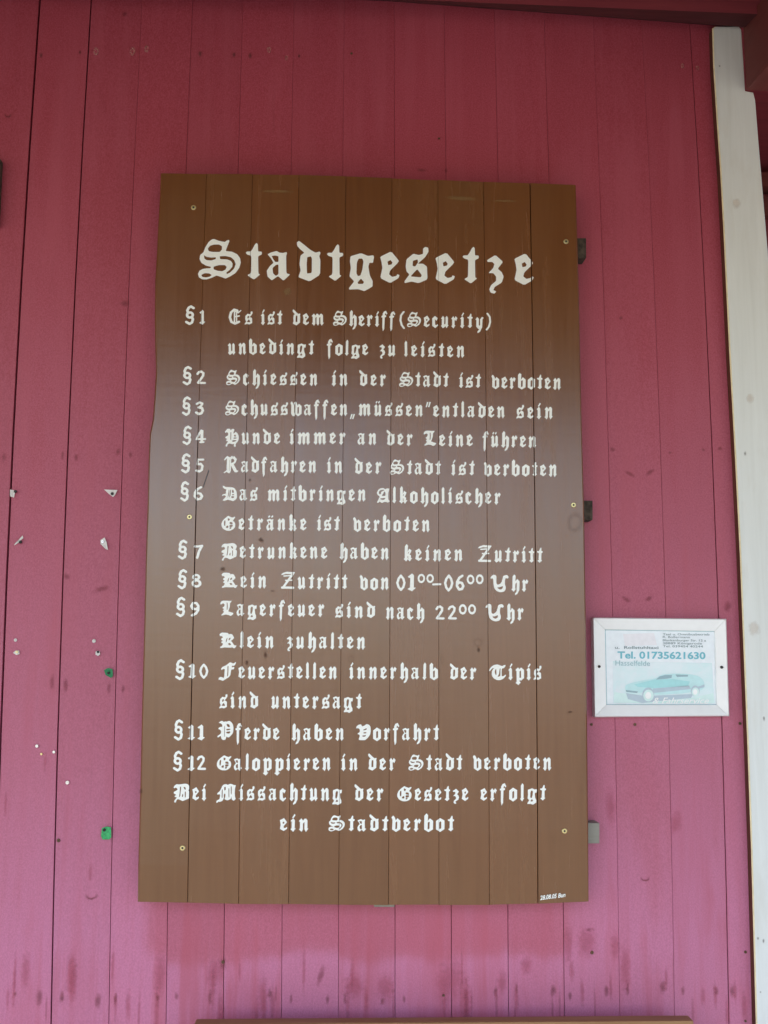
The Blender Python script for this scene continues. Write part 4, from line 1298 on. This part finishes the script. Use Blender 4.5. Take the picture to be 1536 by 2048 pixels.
# ------------------------------------------------------------------ white post board and what stands right of it
po = at(1470, 1024, -0.022)
PF = -0.022
post = empty('corner_post', (po.x, 0, 0), 'tall white painted board covering the right end of the red wall', 'post')
lpts = [(1425, 56), (1427, 130), (1434, 240), (1441, 340), (1447, 450), (1459, 700), (1470, 900), (1480, 1100), (1488, 1300), (1496, 1500),
        (1503, 1700), (1508, 1880), (1512.5, 2047)]
L3 = [at(x, y, PF) for x, y in lpts]
L3 = L3 + [Vector((L3[-1].x + .002, PF, 0.0))]
r_top = [at(1483, 58, PF), at(1491, 181, PF)]
r_bot = [at(1507, 184, PF), at(1511, 200, PF)]
xr = at(1512, 300, PF)
x_right = [at(1519, 300, PF), at(1536, 500, PF)]
vs, fs = [], []
tp = at(1430, 52, PF)
tq = at(1478, 52, PF)
outline = [Vector((tp.x, PF, tp.z)), Vector(((tp.x + tq.x) / 2, PF, tq.z - .001)), Vector((tq.x, PF, tq.z))] + [r_top[0], r_top[1], r_bot[0], r_bot[1], x_right[0], x_right[1]]
xx = x_right[1].x + (x_right[1].x - x_right[0].x) * 0.8
outline += [Vector((xx, PF, 2.1)), Vector((xx + .004, PF, 1.2)), Vector((xx + .004, PF, 0.0))]
outline += L3[::-1]
n = len(outline)
ib, ob = [], []
# front face inset a little for a rounded arris, then the sides
def inset(P, d):
    o = []
    n2 = len(P)
    for i in range(n2):
        a, b2, c3 = P[i - 1], P[i], P[(i + 1) % n2]
        e1, e2 = (b2 - a), (c3 - b2)
        e1 = Vector((e1.x, 0, e1.z)).normalized(); e2 = Vector((e2.x, 0, e2.z)).normalized()
        n1, nn2_ = Vector((e1.z, 0, -e1.x)), Vector((e2.z, 0, -e2.x))
        bis = (n1 + nn2_).normalized()
        k_ = min(2.0, 1 / max(0.4, bis.dot(n1)))
        o.append(b2 + bis * d * k_)
    return o


sgn = 1 if area([(p.x, p.z) for p in outline]) < 0 else -1
in1 = inset(outline, 0.0022 * sgn)
vs = [(p.x, PF, p.z) for p in in1] + [(p.x, PF + .0022, p.z) for p in outline] + [(p.x, -0.001, p.z) for p in outline]
fs = [tuple(range(n))] + [(i, (i + 1) % n, n + (i + 1) % n, n + i) for i in range(n)] + \
     [(n + i, n + (i + 1) % n, 2 * n + (i + 1) % n, 2 * n + i) for i in range(n)]
pb = obj('board', vs, fs, M_post, post)
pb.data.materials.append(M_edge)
pb.data.materials.append(plain('cream_arris', (0.86, 0.74, 0.46), 0.6))  # cream tone for the left-facing arris
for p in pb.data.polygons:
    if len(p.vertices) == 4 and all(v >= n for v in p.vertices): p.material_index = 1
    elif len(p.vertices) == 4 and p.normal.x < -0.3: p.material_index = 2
for a in [(1473, 407, 26, 30, M_pknot), (1500, 797, 20, 26, M_pknot), (1508, 1257, 34, 40, M_pknot), (1516, 1877, 6, 8, M_sknot), (1527, 1882, 6, 12, M_sknot),
          (1439, 132, 6, 6, M_sknot), (1490, 907, 8, 14, M_sknot), (1528, 1437, 7, 14, M_sknot), (1521, 1984, 6, 6, M_sknot)]:
    d_ = decal('knot', a[0], a[1], a[2], a[3], a[4], post, PF - 0.0005)
    d_.location = Vector(d_.location) - post.location

# beam under the roof: its underside meets the wall on a slightly slanting line
A0, A1 = at(768, 2.5, 0), at(1423, 51, 0)
def lx(P, Q, x, Y):
    t = (x - P.x) / (Q.x - P.x)
    return (x, Y, P.z + (Q.z - P.z) * t)
B0, B1 = at(858, 1, -0.10), at(1488, 27, -0.10)
xs0, xs1 = -3.0, 1.2
zA0 = lx(A0, A1, xs0, 0)[2]
zA0 = min(zA0, 3.02)
bv = [lx(B0, B1, xs0, -0.10), lx(B0, B1, xs1, -0.10), lx(A0, A1, xs1, -.0008), (xs0, -.0008, zA0 + .0),
      (xs0, -0.06, 3.13), (xs1, -0.06, 3.13), (xs1, -.0008, 3.13), (xs0, -.0008, 3.13)]
# keep the wall-side edge exact inside the picture by splitting the beam at the frame's left
xm = A0.x
bm_v = [(xs0, -0.10, bv[0][2]), (xm, -0.10, lx(B0, B1, xm, 0)[2]), (xs1, -0.10, bv[1][2]),
        (xs0, -.0008, A0.z + .02), (xm, -.0008, A0.z), (xs1, -.0008, bv[2][2]),
        (xs0, -0.10, 3.11), (xm, -0.10, 3.11), (xs1, -0.10, 3.11), (xs0, -.0008, 3.11), (xm, -.0008, 3.11), (xs1, -.0008, 3.11)]
bm_f = [(0, 1, 4, 3), (1, 2, 5, 4), (0, 6, 7, 1), (1, 7, 8, 2), (3, 4, 10, 9), (4, 5, 11, 10), (6, 9, 10, 7), (7, 10, 11, 8), (0, 3, 9, 6), (2, 8, 11, 5)]
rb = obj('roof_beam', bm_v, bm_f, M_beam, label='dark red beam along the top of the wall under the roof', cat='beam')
rb.data.materials.append(wood('beam_underside_shade', (0.075, 0.016, 0.018), (0.11, 0.022, 0.026), 0.85, 'x'))  # darker colour on the underside paints in the shade below the beam
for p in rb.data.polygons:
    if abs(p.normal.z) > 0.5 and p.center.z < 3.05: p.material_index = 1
# rafter coming forward over the post
q0, q1 = at(1486.5, 51, -0.024), at(1492.5, 181, -0.024)
rx = q0.x - .0005
rw = 0.09
rz0, rz1 = q1.z, q0.z + .004
rvs = [(rx, -2.7, rz0 - .22), (rx + rw, -2.7, rz0 - .22), (rx + rw, -0.0235, rz0), (rx, -0.0235, rz0),
       (rx, -2.7, rz1 - .22), (rx + rw, -2.7, rz1 - .22), (rx + rw, -0.0235, rz1), (rx, -0.0235, rz1)]
obj('rafter', rvs, BOXF, M_rafter, bevel=0.003, label='brown red rafter resting on the notch of the white post', cat='rafter')
# recess right of the post: a second red wall set back, with rails
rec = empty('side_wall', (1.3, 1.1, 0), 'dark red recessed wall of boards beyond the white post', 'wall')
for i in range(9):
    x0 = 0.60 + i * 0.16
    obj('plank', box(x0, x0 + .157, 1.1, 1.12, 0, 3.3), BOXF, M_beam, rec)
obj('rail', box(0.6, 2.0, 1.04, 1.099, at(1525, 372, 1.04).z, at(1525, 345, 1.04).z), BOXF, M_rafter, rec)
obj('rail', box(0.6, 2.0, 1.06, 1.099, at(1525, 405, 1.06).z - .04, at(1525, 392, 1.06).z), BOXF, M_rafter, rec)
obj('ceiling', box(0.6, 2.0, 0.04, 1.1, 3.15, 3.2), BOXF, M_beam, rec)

# ------------------------------------------------------------------ bench in front of the wall
bt = [at(392, 2037, -0.068), at(1376, 2030, -0.068)]
bz = (bt[0].z + bt[1].z) / 2 - .001
bx0, bx1 = bt[0].x, bt[1].x
bench = empty('bench', ((bx0 + bx1) / 2, -0.3, 0), 'brown wooden bench with its back rail just below the brown board', 'bench')


def rail_top(x0, x1, y0, y1, z0, zl, zr):
    v = box(x0, x1, y0, y1, z0, zl)
    return [(x, y, z if z == z0 else (zl if x == x0 else zr)) for x, y, z in v]


obj('backrest', rail_top(bx0, bx1, -0.10, -0.068, bz - .12, bt[0].z, bt[1].z), BOXF, M_bench, bench, bevel=0.003)
obj('backrest', box(bx0, bx1, -0.115, -0.083, bz - .30, bz - .18), BOXF, M_bench, bench, bevel=0.003)
for y in (-0.50, -0.36, -0.22):
    obj('seat', box(bx0, bx1, y, y + .12, 0.43, 0.46), BOXF, M_bench, bench, bevel=0.003)
for x in (bx0 + .1, bx1 - .16):
    obj('leg', box(x, x + .06, -0.066, -0.02, 0, bz - .03), BOXF, M_bench, bench, bevel=0.003)
    obj('leg', box(x, x + .06, -0.50, -0.45, 0, 0.429), BOXF, M_bench, bench, bevel=0.003)

# edge of a second board at the far left
e0, e1 = at(0.9, 318, -0.02), at(1.6, 450, -0.02)
obj('small_board', box(e0.x - .30, e0.x, -0.02, -0.002, e1.z, e0.z), BOXF, M_batten_d, bevel=0.001,
    label='edge of a small dark board at the far left of the wall', cat='board')


# ------------------------------------------------------------------ scraps of old notices, pins and nails on the left planks
def scrap(pts, mat, nail_at, nail_r, label, group='torn scraps left on the left boards', nail_mat=None, lift=0.004):
    c0 = at(nail_at[0], nail_at[1], 0)
    root = empty('paper_scrap', (c0.x, 0, c0.z), label, 'scrap', group)
    V = []
    n3 = len(pts)
    for x, y in pts:
        d2 = math.hypot(x - nail_at[0], y - nail_at[1])
        V.append(tuple(at(x, y, -0.0022 - lift * min(1, d2 / 14))))
    ctr = at(sum(p[0] for p in pts) / n3, sum(p[1] for p in pts) / n3, -0.0035)
    V.append(tuple(ctr))
    F = [(n3, i, (i + 1) % n3) for i in range(n3)]
    V2 = V + [(x, y + .0005, z) for x, y, z in V]
    m3 = len(V)
    F2 = F + [tuple(m3 + i for i in f[::-1]) for f in F] + [(i, (i + 1) % n3, m3 + (i + 1) % n3, m3 + i) for i in range(n3)]
    obj('paper', V2, F2, mat, root)
    disc('nail', nail_at[0], nail_at[1], -0.0042, nail_r, 0.003, nail_mat or M_black, root, 0.3, M_black, 10)


scrap([(20, 979), (31, 981), (29, 990), (28, 995), (20, 993)], M_paper, (31, 983), 3.2, 'cream square paper scrap beside the wide joint, upper left')
scrap([(208, 979), (235, 980), (230, 990), (226, 994), (219, 989)], M_paper, (224.5, 987.5), 3.2, 'cream pointed paper scrap left of the brown board, level with rule six')
scrap([(45, 1071), (46.5, 1076), (36, 1086), (28, 1091), (30, 1087)], M_paper, (41, 1084), 3.4, 'thin white diagonal paper sliver below the cream square scrap')
scrap([(201, 1080), (209, 1075), (213, 1084), (216, 1100), (211, 1098), (201, 1088)], M_paper, (205.5, 1083.5), 3.0,
      'white drop shaped paper scrap with a grey pin left of the brown board', nail_mat=M_steel)
scrap([(208, 1340), (216, 1336), (225, 1338), (226, 1352), (222, 1356), (211, 1350)], M_green_d, (217, 1346), 2.6, 'dark green torn paper scrap with a nail, upper of the two green ones')
scrap([(204, 1656), (213, 1653), (222, 1655), (222.5, 1675), (218, 1679), (205, 1679), (202, 1672)], M_green, (208.5, 1660), 3.0,
      'bright green rounded paper scrap low beside the brown board')
scrap([(26, 1306), (31, 1301), (38, 1301), (39, 1308), (33, 1310)], M_paper, (34, 1304), 2.6, 'tiny cream paper remnant around a pin near the left edge', nail_mat=M_brass)
scrap([(191, 1304), (195, 1301), (200, 1303), (200, 1309), (196, 1312), (191, 1309)], M_paper, (196, 1304), 2.6, 'tiny white paper remnant under a dark pin left of rule ten')


def pin(px, py, r, mat, label):
    c0 = at(px, py, 0)
    o = disc('drawing_pin', px, py, -0.001, r, 0.002, mat, None, 0.25, None, 10)
    me = o.data
    for v in me.vertices: v.co -= Vector((c0.x, 0, c0.z))
    o.location = (c0.x, 0, c0.z)
    o['label'] = label; o['category'] = 'pin'; o['group'] = 'pins left in the left boards'


pin(31, 1280, 3.4, M_paper, 'white pin head just above the tiny cream scrap at the left')
pin(188, 1282, 3.9, M_paper, 'white pin head above the tiny white scrap left of rule ten')
pin(74, 1492, 3.6, M_steel, 'shiny pin, left of the close pair of pins low on the left boards')
pin(108, 1504, 3.2, M_steel, 'shiny pin beside a board joint, right of the close pair of pins')
pin(135, 1565, 4.2, M_steel, 'shiny pin alone below the close pair of pins')
pin(83, 1508, 2.6, M_nail if 'M_nail' in globals() else M_brass, 'dull small pin between and below the close pair of pins')


def nail(px, py, r, label):
    c0 = at(px, py, 0)
    o = disc('nail', px, py, -0.001, r, 0.0015, M_rust, None, 0.3, M_black, 10)
    for v in o.data.vertices: v.co -= Vector((c0.x, 0, c0.z))
    o.location = (c0.x, 0, c0.z)
    o['label'] = label; o['category'] = 'nail'; o['group'] = 'single nails in the red wall'


M_rust = plain('rusty_nail', (0.16, 0.09, 0.05), 0.7, 0.3)
nail(117, 1681, 3.6, 'rusty nail head low on the left boards, left of the bright green scrap')
nail(878, 277, 2.4, 'small dark nail head above the brown board')
nail(703, 107, 2.6, 'dark nail head high on the wall near the middle')
nail(1184, 1905, 3.6, 'dark nail head below the right corner of the brown board')
nail(1270, 1449, 3.2, 'dark nail head just under the framed notice')
nail(1183, 1449, 3.0, 'dark nail head below left of the framed notice')
nail(1480, 1447, 3.2, 'small nail between the framed notice and the white post')
nail(1491, 1904, 3.0, 'pale nail head low beside the white post')
nail(887, 1991, 2.8, 'bright nail head just above the bench rail')
nail(1491, 2042, 2.6, 'small dark nail head at the foot of the picture beside the white post')
nail(446, 1924, 3.4, 'dark knot nail on a joint below the brown board at the left')
